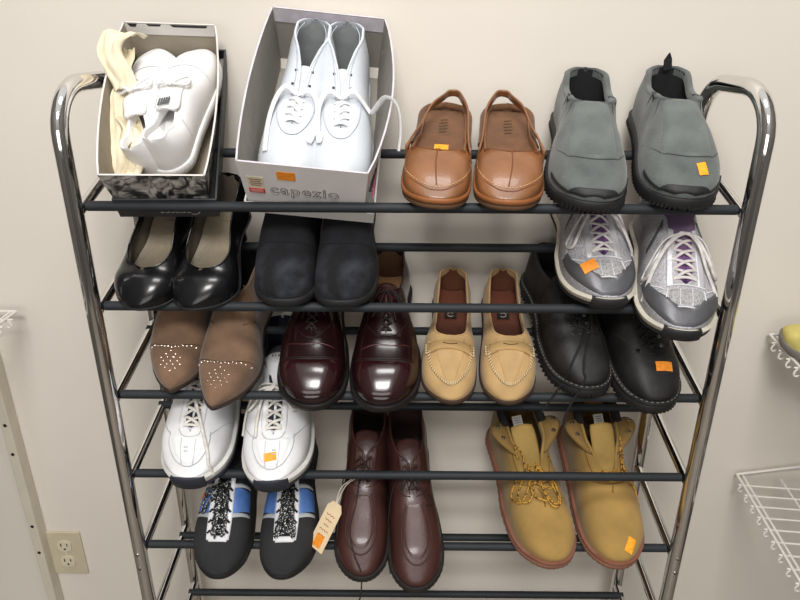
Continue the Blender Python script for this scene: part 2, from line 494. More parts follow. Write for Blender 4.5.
# ------------------------------------------------------------------ 1 tan slingback clogs
def make_clog(m, M, label, sticker=False):
    s = Shoe('slingback_clog', label, 'tan slingback clogs', M, .252, .0452,
             h=[(0, .026), (.2, .026), (.35, .029), (.48, .036), (.60, .044), (.68, .051), (.75, .052), (.84, .049), (.93, .042), (1, .034)],
             sole=.016, m=m, toe=(.26, 2.4), heel=(.15, 2.1), foot=[(0, .76), (.15, .80), (.35, .80), (.5, .88), (.65, .99), (.75, 1), (.88, .96), (1, .84)],
             open_=dict(t0=.03, t1=.69, k=[(0, .66), (.2, .72), (.35, .76), (.5, .80), (.67, .80)], e0=.12, e1=.022, k1=2.6), toeh=(.15, 2.2), p=.62, q=.75, th=.003)
    lea = mat('tan_leather', (138, 90, 54), .42, var=.14, vs=22, bump=.05, bs=260, coat=.2)
    sue = mat('brown_suede_footbed', (112, 74, 44), .85, var=.14, vs=40, bump=.1, sheen=.2)
    s.upper(lea, rim=lea); s.lining(mat('pale_tan_lining', (176, 140, 104), .8)); s.insole(sue, dz=.005)
    s.sole(mat('brown_rubber_sole', (104, 74, 50), .7), off=.001, z1=lambda t: s.zb(t) + .010, name='sole', bev=.003)
    s.sole(mat('tan_welt', (150, 92, 50), .5), off=.0025, z0=lambda t: s.zb(t) + .010, z1=lambda t: s.zs(t) + .002, name='welt')
    # suede lip of the footbed round the heel
    mb = MB(); pts = []
    for k in np.linspace(-1, 1, 25):
        t = .012 + .46 * abs(k) ** 1.5; w = s.w(t) * (1.0 if abs(k) > .12 else abs(k) / .12)
        pts.append(s.pt((1 if k > 0 else -1) * w + s.cxf(t), t * s.L, .0255 + .002 * (1 - abs(k))))
    mb.tube(pts, .0048, 8, flat=1.1); mb.build('footbed_rim', sue, s.root)
    st = mat('cream_thread', (214, 176, 126), .7, bump=0)
    s.seam('toe_stitching', st, [[(.66, -.975), (.78, -.93), (.88, -.80), (.935, -.5), (.948, 0), (.935, .5), (.88, .80), (.78, .93), (.66, .975)]], r=.0007, dash=.004, off=.0006)
    s.seam('toe_groove', mat('dark_tan_seam', (120, 70, 34), .6, bump=0), [[(.66, -.985), (.78, -.955), (.89, -.85), (.95, -.5), (.962, 0), (.95, .5), (.89, .85), (.78, .955), (.66, .985)]], r=.0009, off=.0)
    s.seam('centre_seam', mat('dark_tan_seam', (120, 70, 34)), [[(.680, 0), (.72, -.02), (.80, -.03), (.87, -.02), (.94, .0)]], r=.0009, off=.0002)
    s.patch('throat_notch', mat('dark_tan_seam', (120, 70, 34)), lambda u, v: (.668 + .035 * u, (v - .5) * .20 * (1 - u)), 5, 5, off=.0008)
    # sling strap: broad where it leaves the vamp, narrow round the heel, slipped towards the inner side
    sh = -.012 * m * m * (1 if m > 0 else -1)
    sh = .010 * m
    a = s.C(.66, -.45, .0006); e = s.C(.66, .45, .0006)
    a2 = s.C(.52, -.30, .001); e2 = s.C(.52, .30, .001)
    yb = .012; zt = .048
    sgn = 1 if e[0] > 0 else -1
    def sidep(p, k, y, z): return np.array([p[0] * k + sh * (1 - k) * 1.3, y, z])
    path = [a, np.array([a[0] * .88, .52 * s.L, .045]), np.array([a[0] * .70, .100, .046]), np.array([a[0] * .46, .055, .050]), np.array([sh - sgn * .0135, .024, .051]), np.array([sh - sgn * .006, .012, .052]), np.array([sh + sgn * .006, .011, .052]), np.array([sh + sgn * .0135, .022, .050]), np.array([e[0] * .78, .055, .046]), np.array([e[0] * .86, .100, .041]), e2, e]
    path = catmull(path, 6)
    mb = MB(); rows = []
    for i, p in enumerate(path):
        k = i / (len(path) - 1); wd = .0055 + .0062 * abs(2 * k - 1) ** 1.6
        up = np.array([sgn * .8 * abs(2 * k - 1) * (1 if k > .12 else k / .12) if k < .5 else -sgn * .12 * abs(2 * k - 1), .25 * (1 - abs(2 * k - 1)), 1.0]); up /= np.linalg.norm(up)
        rows.append([p - up * wd, p - up * wd * .5, p, p + up * wd * .5, p + up * wd])
    mb.grid(rows)
    mb.build('sling_strap', lea, s.root, solid=.0026)
    if sticker:
        mb = MB(); z = s.zs(.52) + .0125
        mb.box((m * .002, .500 * s.L, z - .001), (.020, .013, .0006), M=Matrix.Rotation(.03, 3, 'Z')); mb.build('price_sticker', STICKER, s.root)
    mb = MB()
    for k in range(5):
        mb.box((0, (.15 + .035 * k) * s.L, s.zs(.2) + .0062), (.014 - .0015 * abs(k - 2), .0022, .0005), M=Matrix.Rotation(.25, 3, 'Z'))
    mb.build('footbed_stamp', mat('stamp_grey', (100, 76, 52), .8), s.root)
    return s

# ------------------------------------------------------------------ 2 grey suede slip-ons
def make_slipon(m, M, label, sticker=False, tab=False):
    s = Shoe('suede_slip_on_shoe', label, 'grey suede slip-on shoes', M, .268, .050,
             h=[(0, .084), (.08, .082), (.2, .074), (.32, .080), (.42, .088), (.5, .085), (.65, .075), (.78, .066), (.9, .055), (1, .046)],
             sole=.018, m=m, toe=(.27, 2.3), heel=(.12, 2.0), foot=[(0, .74), (.12, .78), (.3, .74), (.45, .80), (.62, .96), (.74, 1), (.86, .95), (1, .78)],
             open_=dict(t0=.035, t1=.45, k=[(0, .60), (.2, .66), (.45, .62)], e0=.14, e1=.05, k1=2.6), toeh=(.18, 2.1), p=.68, q=.8, th=.007)
    su = mat('grey_suede', (93, 98, 96), .92, var=.13, vs=35, bump=.10, bs=420, sheen=.25)
    su2 = mat('light_grey_suede', (99, 105, 102), .92, var=.13, vs=32, bump=.10, bs=420, sheen=.25)
    s.upper(su, rim=su); s.lining(mat('black_knit_lining', (34, 34, 37), .95)); s.insole(DARK_IN)
    s.sole(BLACK_RUB, off=.004, off0=.003, lug=.0022, nl=84, name='lug_sole')
    # rubber toe bumper climbing the front
    s.band('toe_bumper', BLACK_RUB, .80, lambda v: .01 + .40 * max(0, math.sin(v * PI) - .80) ** .6, off=.0028)
    # raised centre panel
    s.patch('vamp_panel', su2, lambda u, v: (.432 + .375 * u, (v - .5) * 2 * (.60 + .03 * u)), 18, 12, off=.0022)
    s.patch('elastic_gore', mat('black_elastic', (40, 41, 43), .9), lambda u, v: (.30 + .11 * u, .68 + .2 * v), 6, 6, off=.0014)
    s.patch('elastic_gore', mat('black_elastic', (40, 41, 43), .9), lambda u, v: (.30 + .11 * u, -.68 - .2 * v), 6, 6, off=.0014)
    th = mat('dark_grey_thread', (70, 74, 72), .8, bump=0)
    s.seam('stitching', th, [[(.805, -.64), (.825, -.3), (.83, 0), (.825, .3), (.805, .64)], [(.80, .66), (.72, .86), (.62, .97)], [(.80, -.66), (.72, -.86), (.62, -.97)],
                              [(.42, .66), (.5, .80), (.5, .96)], [(.42, -.66), (.5, -.80), (.5, -.96)], [(.36, -.7), (.36, -.95)], [(.36, .7), (.36, .95)]], r=.0006, off=.0006)
    if tab:
        mb = MB(); mb.tube([(-m * .002, .006, .080), (-m * .000, -.001, .092), (m * .003, .001, .099), (m * .003, .005, .094), (m * .001, .009, .080)], .0052, 8, flat=.22, up=(0, 1, .1))
        mb.build('pull_tab', mat('black_webbing', (22, 22, 24), .9), s.root)
    if sticker:
        s.sticker(.885, -.40, .012, .015, .35)
    return s

# ------------------------------------------------------------------ 3 black pumps
def make_pump(m, M, label):
    s = Shoe('heeled_pump', label, 'black leather pumps', M, .188, .0480,
             h=[(0, .112), (.1, .108), (.25, .094), (.45, .070), (.6, .050), (.70, .043), (.8, .041), (.92, .035), (1, .026)],
             zb=[(0, .050), (.1, .048), (.25, .040), (.45, .018), (.6, .004), (.7, 0), (.85, .001), (1, .006)], sole=.004, m=m,
             sharp=True, toe=(.30, 2.1), heel=(.14, 2.0), foot=[(0, .66), (.15, .70), (.35, .66), (.5, .78), (.65, .95), (.74, 1), (.86, .95), (1, .76)],
             open_=dict(t0=.03, t1=.74, k=[(0, .50), (.2, .56), (.4, .60), (.6, .70), (.74, .68)], e0=.16, e1=.20, k1=2.2), toeh=(.22, 2.0), p=.72, q=.8, th=.002)
    le = mat('black_glossy_leather', (14, 14, 17), .25, var=.05, bump=0, coat=.25, spec=.35)
    s.upper(le); s.lining(mat('taupe_lining', (104, 96, 84), .6)); s.insole(mat('worn_taupe_insole', (136, 124, 104), .45, var=.2, vs=18), dz=.002)
    s.sole(BLACK_RUB, off=.0012, bev=.0008)
    mb = MB(); rows = []
    for k in np.linspace(0, 1, 8):
        z = .049 * (1 - k); sc = 1 - .38 * math.sin(min(1, k * 1.2) * PI / 2) + .04 * k
        cy = .024 - .004 * k; r = []
        for a in np.linspace(0, 2 * PI, 21)[:-1]:
            r.append((m * .0265 * sc * math.cos(a) * (1 if math.sin(a) < 0 else 1), cy + (.0245 * math.sin(a) if math.sin(a) < 0 else .014 * math.sin(a)) * sc, z + .001))
        rows.append(r)
    mb.grid(rows, wrap=True); mb.add(rows[-1], [tuple(range(20))])
    mb.build('heel', le, s.root)
    return s

# ------------------------------------------------------------------ 4 black suede ankle boots
def make_black_boot(m, M, label):
    s = Shoe('suede_ankle_boot', label, 'black suede ankle boots', M, .246, .0430,
             h=[(0, .112), (.1, .112), (.3, .112), (.45, .108), (.58, .088), (.72, .069), (.86, .056), (1, .046)], sole=.013, m=m,
             toe=(.24, 2.6), heel=(.12, 2.0), foot=[(0, .76), (.12, .78), (.3, .76), (.45, .84), (.62, .97), (.74, 1), (.86, .97), (1, .82)],
             open_=dict(t0=.04, t1=.44, k=[(0, .56), (.2, .62), (.44, .60)], e0=.14, e1=.10), toeh=(.15, 2.2), p=.62, q=.75, th=.003)
    su = scuff_suede('black_suede', (14, 15, 20), (54, 57, 66), .150, .245)
    s.upper(su); s.lining(DARK_IN); s.insole(DARK_IN)
    s.sole(BLACK_RUB, off=.003)
    s.seam('stitching', mat('black_thread', (16, 16, 18), .8, bump=0), [[(.70, -.96), (.72, -.5), (.725, 0), (.72, .5), (.70, .96)]], r=.0007)
    return s

# ------------------------------------------------------------------ runners
def make_silver(m, M, label, sticker=False, loose=1):
    s = Shoe('silver_running_shoe', label, 'silver running shoes', M, .268, .0500,
             h=[(0, .098), (.08, .096), (.2, .080), (.30, .084), (.38, .096), (.5, .088), (.64, .074), (.78, .062), (.9, .054), (1, .040)], sole=.018,
             zb=[(0, .003), (.08, 0), (.72, 0), (.86, .004), (1, .016)], m=m, toe=(.28, 2.2), heel=(.12, 2), 
             foot=[(0, .72), (.12, .76), (.3, .70), (.45, .80), (.62, .97), (.73, 1), (.86, .93), (1, .74)],
             open_=dict(t0=.035, t1=.775, k=[(0, .54), (.22, .58), (.36, .46), (.46, .22), (.6, .20), (.775, .17)], e0=.14, e1=.03), toeh=(.17, 2.1), p=.68, q=.8, th=.008)
    me = mesh_mat('silver_mesh', (176, 174, 178), (96, 94, 100), 620, .5, .15)
    sil = mat('silver_leather', (206, 204, 208), .35, metal=.35, var=.12, vs=30, bump=.05)
    gr = mat('gunmetal_overlay', (92, 92, 96), .4, metal=.3, bump=.03)
    pur = mat('purple_lining', (106, 60, 120), .9)
    s.upper(me, rim=pur); s.lining(pur); s.insole(DARK_IN)
    s.sole(mat('off_white_midsole', (206, 200, 184), .6), off=.005, off0=.003, z0=lambda t: s.zb(t) + .005, name='midsole', bev=.003)
    s.sole(BLACK_RUB, off=.003, z1=lambda t: s.zb(t) + .0055, name='outsole')
    s.band('toe_bumper', gr, .70, lambda v: .12 + .30 * math.sin(v * PI) ** 1.5 - .12 * math.sin(v * PI) ** 8, off=.0022)
    s.sole(BLACK_RUB, off=.0062, ta=.972, z1=lambda t: s.zs(t) + .0005, name='outsole_toe_tab')
    for sd in (-1, 1):
        s.patch('side_overlay', sil, lambda u, v, sd=sd: (.42 + .38 * u, sd * (.25 + .06 * u + v * .20)), 16, 8, off=.0016)
        s.patch('side_overlay', sil, lambda u, v, sd=sd: (.50 + .08 * u + .16 * v, sd * (.56 + .38 * v)), 6, 12, off=.0018)
        s.patch('side_overlay', gr, lambda u, v, sd=sd: (.40 + .05 * u + .12 * v, sd * (.56 + .38 * v)), 6, 12, off=.0016)
        s.patch('heel_overlay', sil, lambda u, v, sd=sd: (.05 + .25 * u, sd * (.98 - .55 * v * (1 - .5 * u))), 8, 8, off=.0016, mode='C')
    s.patch('toe_vent', mesh_mat('toe_vent_mesh', (160, 158, 158), (116, 114, 116), 420, .6, .05), lambda u, v: (.815 + .085 * u, (v - .5) * (.92 + .2 * u)), 8, 12, off=.0016)
    s.seam('piping', mat('pale_grey_piping', (222, 220, 222), .5, bump=0), [[(.80, -.50), (.792, 0), (.80, .50)], [(.815, -.48), (.90, -.58), (.908, 0), (.90, .58), (.815, .48)], [(.815, -.16), (.902, -.2)], [(.815, .16), (.902, .2)], [(.70, .98), (.77, .84), (.82, .56)], [(.70, -.98), (.77, -.84), (.82, -.56)]], r=.0010)
    s.tongue(mat('purple_grey_tongue', (98, 78, 104), .8), .34, .785, .016, drop=.004, rise=.012)
    gl = mat('grey_white_lace', (204, 198, 194), .75, var=.12, vs=120, bump=.1)
    ts = [.755, .70, .645, .59, .535]; fe = lambda t: .30
    ex = [s.on([(.53, .0, .008), (.57, .30, .012), (.64, .66, .010), (.72, .88, .008), (.68, .98, .006), (.58, .62, .012), (.53, .05, .010)]),
          s.on([(.53, .0, .009), (.57, -.30, .013), (.65, -.58, .012), (.72, -.80, .008), (.66, -.92, .007), (.57, -.5, .012), (.53, 0, .010)])]
    if loose == 1:
        ex += [s.on([(.53, -.1, .01), (.60, .5, .012), (.70, .86, .008), (.80, 1.02, .002), (.90, 1.10, -.008)]) + [np.array([m * s.W * 1.12, s.L * 1.0, .006])]]
        ex += [s.on([(.53, .1, .01), (.48, -.35, .02), (.46, .55, .022), (.52, .98, .012)])]
    else:
        ex += [s.on([(.53, .1, .01), (.6, .5, .012), (.72, .84, .006), (.80, 1.0, .003)]), s.on([(.53, -.1, .01), (.6, -.35, .012), (.70, -.55, .006), (.80, -.90, .004)])]
    s.lace(gl, ts, fe, r=.0026, extra=ex, flat=.6)
    if sticker: s.sticker(.85, -.50, .019, .015, -.30, STICKER_RED, off=.0036)
    return s

def make_white_runner(m, M, label, sticker=False):
    s = Shoe('white_running_shoe', label, 'white running shoes', M, .292, .0525,
             h=[(0, .104), (.08, .100), (.2, .084), (.30, .088), (.38, .102), (.5, .094), (.64, .082), (.78, .072), (.9, .060), (1, .044)], sole=.025,
             zb=[(0, .003), (.08, 0), (.74, 0), (.86, .004), (1, .017)], m=m, toe=(.29, 2.2), heel=(.12, 2), 
             foot=[(0, .72), (.12, .76), (.3, .72), (.45, .82), (.62, .97), (.73, 1), (.86, .94), (1, .76)],
             open_=dict(t0=.035, t1=.765, k=[(0, .54), (.22, .58), (.36, .44), (.46, .22), (.6, .20), (.765, .17)], e0=.14, e1=.03), toeh=(.17, 2.1), p=.66, q=.78, th=.008)
    wh = mat('white_leather', (226, 226, 228), .5, var=.05, vs=30, bump=.03)
    nv = mat('navy_lining', (36, 40, 54), .92)
    s.upper(wh, rim=nv); s.lining(nv); s.insole(mat('grey_insole', (120, 122, 128), .9))
    s.sole(mat('white_midsole', (222, 220, 216), .55), off=.005, off0=.004, z0=lambda t: s.zb(t) + .006, name='midsole', bev=.004)
    s.sole(mat('navy_outsole', (44, 48, 60), .6), off=.004, z1=lambda t: s.zb(t) + .0065, name='outsole')
    s.sole(mat('navy_outsole', (44, 48, 60)), off=.0064, ta=.968, z1=lambda t: s.zs(t) - .003 + .006 * math.sin(min(1, (t - .968) / .032) * PI / 2), name='outsole_toe_tab')
    ed = mat('pale_grey_seam', (192, 194, 198), .7, bump=0)
    s.patch('toe_panel', mat('white_leather_bright', (232, 232, 233), .5, var=.04, bump=.03), lambda u, v: (.80 + .145 * u - .05 * u * abs(2 * v - 1) ** 2, (v - .5) * (1.15 - .2 * u)), 12, 14, off=.0012)
    s.seam('stitching', ed, [[(.66, .98), (.74, .80), (.80, .58)], [(.66, -.98), (.74, -.80), (.80, -.58)], [(.78, -.60), (.85, -.63), (.92, -.50), (.945, -.2), (.948, 0), (.945, .2), (.92, .50), (.85, .63), (.78, .60)],
                              [(.52, .44), (.62, .38), (.74, .36), (.80, .26), (.815, 0), (.80, -.26), (.74, -.36), (.62, -.38), (.52, -.44)], [(.82, -.22), (.94, -.26)], [(.82, .22), (.94, .26)]], r=.0008)
    mb = MB()
    for k in range(4):
        mb.box(tuple(s.P(.865 + .018 * (k // 2), -.10 + .07 * (k % 2), .0012)), (.0022, .0022, .0010))
    mb.build('perforations', ed, s.root)
    for sd in (-1, 1):
        s.patch('eyestay', wh, lambda u, v, sd=sd: (.47 + .32 * u, sd * (.215 + .17 * v)), 14, 6, off=.0018)
    s.tongue(mat('white_tongue', (222, 222, 224), .6), .28, .775, .019, drop=.004, rise=.010)
    mb = MB()
    for k in range(5): mb.box((m * (-.010 + .005 * k), .315 * s.L, s.hh(.32) + .0075), (.0028, .0045 - .0012 * (k % 2), .0008), M=Matrix.Rotation(.15, 3, 'X'))
    mb.build('tongue_mark', mat('dark_grey_print', (90, 92, 98), .7, bump=0), s.root)
    wl = mat('white_lace', (222, 218, 210), .8, var=.08, vs=120, bump=.1)
    if sticker:
        ex = [s.on([(.54, 0, .008), (.58, .35, .014), (.64, .72, .012), (.61, .9, .010), (.54, .5, .014), (.53, 0, .010)]), s.on([(.54, 0, .008), (.59, -.3, .014), (.67, -.55, .010), (.61, -.75, .01), (.54, -.4, .014), (.53, 0, .01)]),
              s.on([(.54, 0, .010), (.57, .6, .016), (.61, .96, .012), (.70, 1.08, .004)]), s.on([(.54, 0, .01), (.61, .38, .012), (.71, .50, .006), (.80, .53, .004)])]
    else:
        ex = [s.on([(.54, 0, .008), (.50, -.40, .014), (.46, -.72, .012), (.50, -.8, .010), (.56, -.4, .014), (.53, 0, .010)]), s.on([(.54, 0, .008), (.50, .4, .014), (.47, .6, .012), (.54, .4, .012), (.53, 0, .01)]),
              s.on([(.62, 0, .012), (.68, .15, .010), (.78, .38, .005), (.88, .68, .004), (.93, .90, .003), (.95, 1.18, -.010)]), s.on([(.54, 0, .01), (.55, -.6, .012), (.54, -.95, .010)])]
    s.lace(wl, [.755, .70, .645, .59, .535], .30, r=.0026, extra=ex, flat=.6)
    if sticker: s.sticker(.895, .05, .019, .011, .12)
    return s

# ------------------------------------------------------------------ 6 tan studded ankle boots
def make_studded(m, M, label):
    s = Shoe('studded_ankle_boot', label, 'tan studded ankle boots', M, .252, .0455,
             h=[(0, .112), (.1, .112), (.3, .113), (.42, .106), (.55, .082), (.68, .062), (.82, .048), (.92, .040), (1, .032)], sole=.009, m=m,
             zb=[(0, .0), (.7, 0), (.88, .004), (1, .012)], sharp=True, toe=(.34, 1.6), heel=(.12, 2.0), foot=[(0, .74), (.12, .76), (.3, .72), (.45, .80), (.60, .98), (.68, 1), (.78, .98), (.9, .90), (1, .72)],
             open_=dict(t0=.04, t1=.42, k=[(0, .55), (.2, .60), (.42, .58)], e0=.14, e1=.10), toeh=(.22, 2.0), p=.70, q=.78, th=.003)
    su = mat('taupe_suede', (118, 91, 70), .9, var=.16, vs=28, bump=.08, bs=350, sheen=.2)
    s.upper(su); s.lining(DARK_IN); s.insole(DARK_IN)
    s.sole(mat('dark_brown_sole', (52, 38, 30), .6), off=.0018)
    st = mat('silver_stud', (214, 206, 194), .25, metal=1, bump=0)
    import bmesh
    me = bpy.data.meshes.new('stud'); bm = bmesh.new()
    bmesh.ops.create_icosphere(bm, subdivisions=1, radius=.0011); bm.to_mesh(me); bm.free(); me.materials.append(st)
    locs = []
    for k in range(15):
        f = -.93 + 1.86 * k / 14
        locs.append((.765 - .03 * f * f + .010 * (1 - abs(f)) + .004 * (k % 2), f))
    for dy, row in ((0, (0,)), (.018, (-.2, .2)), (.036, (-.42, -.13, .13, .42)), (.056, (-.34, 0, .34)), (.074, (-.5, -.16, .16, .5)), (.094, (-.3, .3)), (.110, (0,))):
        for f in row: locs.append((.80 + dy, f))
    for t, f in locs:
        o = bpy.data.objects.new('stud', me); COL.objects.link(o); o.parent = s.root; o.location = s.P(t, f, .0006)
    s.seam('stitching', mat('brown_thread', (92, 68, 50), .8, bump=0), [[(.715, -.98), (.75, -.6), (.772, 0), (.75, .6), (.715, .98)], [(.45, .98), (.52, .75), (.56, .5)], [(.45, -.98), (.52, -.75), (.56, -.5)]], r=.0007)
    # gathered elastic pleats on the outer side
    for k in range(6):
        s.seam('pleat', mat('taupe_pleat', (112, 86, 62), .9, bump=0), [[(.36 + .03 * k, -.52 - .02 * k), (.42 + .03 * k, -.90)]], r=.0014, off=.0004)
    return s

# ------------------------------------------------------------------ 7 burgundy oxfords
def make_oxford(m, M, label):
    s = Shoe('cap_toe_oxford', label, 'burgundy cap-toe oxfords', M, .288, .0505,
             h=[(0, .082), (.08, .080), (.2, .072), (.32, .078), (.40, .088), (.5, .084), (.62, .075), (.76, .061), (.88, .055), (1, .046)], sole=.013, m=m,
             toe=(.27, 2.25), heel=(.12, 2), foot=[(0, .70), (.12, .73), (.3, .66), (.45, .76), (.62, .96), (.73, 1), (.86, .95), (1, .78)],
             open_=dict(t0=.03, t1=.66, k=[(0, .50), (.2, .54), (.36, .46), (.45, .08), (.55, .06), (.66, .05)], e0=.14, e1=.04), toeh=(.17, 2.15), p=.68, q=.8, th=.003)
    le = mat('burgundy_leather', (34, 13, 15), .22, var=.14, vs=14, bump=.012, bs=90, coat=.3)
    s.upper(le); s.lining(mat('brown_lining', (92, 64, 44), .6)); s.insole(mat('tan_insole', (128, 92, 60), .6), dz=.006)
    s.sole(mat('black_sole', (22, 19, 19), .5), off=.0045, name='sole')
    mb = None
    s.seam('cap_seam', mat('dark_burgundy_seam', (30, 10, 12), .5, bump=0), [[(.772, -.99), (.80, -.6), (.81, 0), (.80, .6), (.772, .99)], [(.765, -.99), (.791, -.6), (.801, 0), (.791, .6), (.765, .99)], [(.44, .98), (.60, .62), (.68, .22), (.69, 0), (.68, -.22), (.60, -.62), (.44, -.98)]], r=.0009, off=.0004)
    s.patch('toe_cap', mat('burgundy_cap', (42, 15, 17), .2, var=.12, vs=14, bump=.01, bs=90, coat=.35), lambda u, v: (.808 - .035 * abs(2 * v - 1) ** 2 + (.180 + .03 * abs(2 * v - 1) ** 2) * u, (2 * v - 1) * .97), 12, 18, off=.0016)
    s.seam('vamp_crease', mat('burgundy_crease', (64, 26, 28), .2, bump=0), [[(.71, -.7), (.725, -.2), (.72, .3), (.73, .7)]], r=.0016, off=-.0004)
    s.tongue(mat('burgundy_tongue', (58, 26, 26), .3), .33, .67, .015, drop=.004, rise=.008)
    bl = mat('brown_black_lace', (34, 20, 20), .7, bump=0)
    ex = [s.on([(.42, 0, .006), (.46, .35, .010), (.52, .6, .008), (.47, .66, .006), (.42, .2, .01)]), s.on([(.42, 0, .006), (.46, -.35, .010), (.53, -.55, .008), (.47, -.62, .006), (.42, -.2, .01)]), s.on([(.42, 0, .008), (.5, .2, .008), (.58, .45, .005)]), s.on([(.42, 0, .008), (.5, -.2, .008), (.6, -.3, .005)])]
    s.lace(bl, [.645, .605, .565, .525, .485], .17, r=.0013, extra=ex)
    return s

# ------------------------------------------------------------------ 8 tan loafers
def make_loafer(m, M, label, strapwear=0):
    s = Shoe('penny_loafer', label, 'tan penny loafers', M, .246, .0415,
             h=[(0, .062), (.08, .060), (.2, .052), (.35, .050), (.5, .053), (.61, .058), (.70, .055), (.82, .047), (.92, .041), (1, .034)], sole=.010, m=m,
             toe=(.29, 2.0), heel=(.13, 2), foot=[(0, .70), (.12, .74), (.3, .72), (.45, .80), (.60, .95), (.72, 1), (.86, .96), (1, .80)],
             open_=dict(t0=.03, t1=.625, k=[(0, .52), (.2, .58), (.4, .62), (.63, .60)], e0=.15, e1=.07, k1=2.6), toeh=(.2, 2.0), p=.7, q=.8, th=.0025)
    su = mat('sand_nubuck', (188, 154, 104), .85, var=.12, vs=24, bump=.05, bs=420, sheen=.15)
    s.upper(su); s.lining(mat('brown_leather_lining', (104, 62, 42), .6)); s.insole(mat('brown_leather_insole', (104, 58, 42), .5), dz=.004)
    s.sole(mat('dark_loafer_sole', (66, 48, 34), .7), off=.002)
    # dark label with pale mark in the heel
    z = s.zs(.2) + .0052
    mb = MB(); mb.box((0, .275 * s.L, z + .0015), (.020, .017, .0006)); lb = mb.build('insole_label', mat('black_label', (28, 26, 26), .6, bump=0), s.root)
    mb = MB()
    mb.tube([(.005 * math.cos(a) * m, .277 * s.L + .0045 * math.sin(a), z + .0022) for a in np.linspace(.6, 5.6, 12)], .0007, 5)
    mb.tube([(-.007 * m, .257 * s.L, z + .0022), (.007 * m, .257 * s.L, z + .0022)], .0006, 5)
    mb.build('label_mark', mat('pale_print', (170, 160, 150), .6, bump=0), lb)
    F = lambda k: (.50 + .36 * math.sin(k * PI) ** .75, -.74 * math.cos(k * PI))
    s.patch('apron', mat('sand_apron', (192, 158, 108), .82, var=.10, vs=26, bump=.05, bs=420), lambda u, v: (.615 + (.935 - .615 - .27 * abs(2 * v - 1) ** 2.6) * u, (2 * v - 1) * (.62 - .10 * u)), 14, 14, off=.0013)
    # raised moccasin seam with hand stitches
    U = [(.66, -.72), (.73, -.73), (.81, -.69), (.87, -.56), (.915, -.32), (.927, 0), (.915, .32), (.87, .56), (.81, .69), (.73, .73), (.66, .72)]
    s.seam('moccasin_seam', mat('sand_seam', (164, 128, 80), .85, bump=0), [U], r=.0013, off=.0010)
    pts = catmull([(a, b, 0) for a, b in U], 4)
    mb = MB()
    for i in range(0, len(pts) - 1):
        t, f = pts[i][0], pts[i][1]
        c = math.hypot(t - .70, f * .2) + 1e-6
        a = s.P(t + (t - .68) / c * .006, f + (f * .2) / c * .03, .0024); b = s.P(t - (t - .68) / c * .010, f - (f * .2) / c * .05, .0022)
        mb.tube([a, b], .0007, 4)
    mb.build('hand_stitching', mat('pale_thread', (226, 208, 168), .8, bump=0), s.root)
    # penny strap
    dk = mat('sand_strap', (186, 152, 100), .85, var=.12, bump=.05)
    s.patch('penny_strap', dk, lambda u, v: (.655 + .062 * u + .018 * abs(2 * v - 1) ** 2, (2 * v - 1) * .82), 8, 18, off=.0030)
    s.seam('strap_slot', mat('dark_slot', (92, 66, 40), .9, bump=0), [[(.682, -.26), (.690, 0), (.682, .26)]], r=.0010, off=.0026)
    s.seam('strap_edge', mat('sand_seam', (164, 128, 80)), [[(.742, -.78), (.726, -.4), (.719, 0), (.726, .4), (.742, .78)]], r=.0009, off=.0014)
    s.seam('strap_stitches', mat('pale_thread', (226, 208, 168)), [[(.665, -.82), (.735, -.80)], [(.665, .82), (.735, .80)]], r=.0014, off=.0030, dash=.004)
    return s

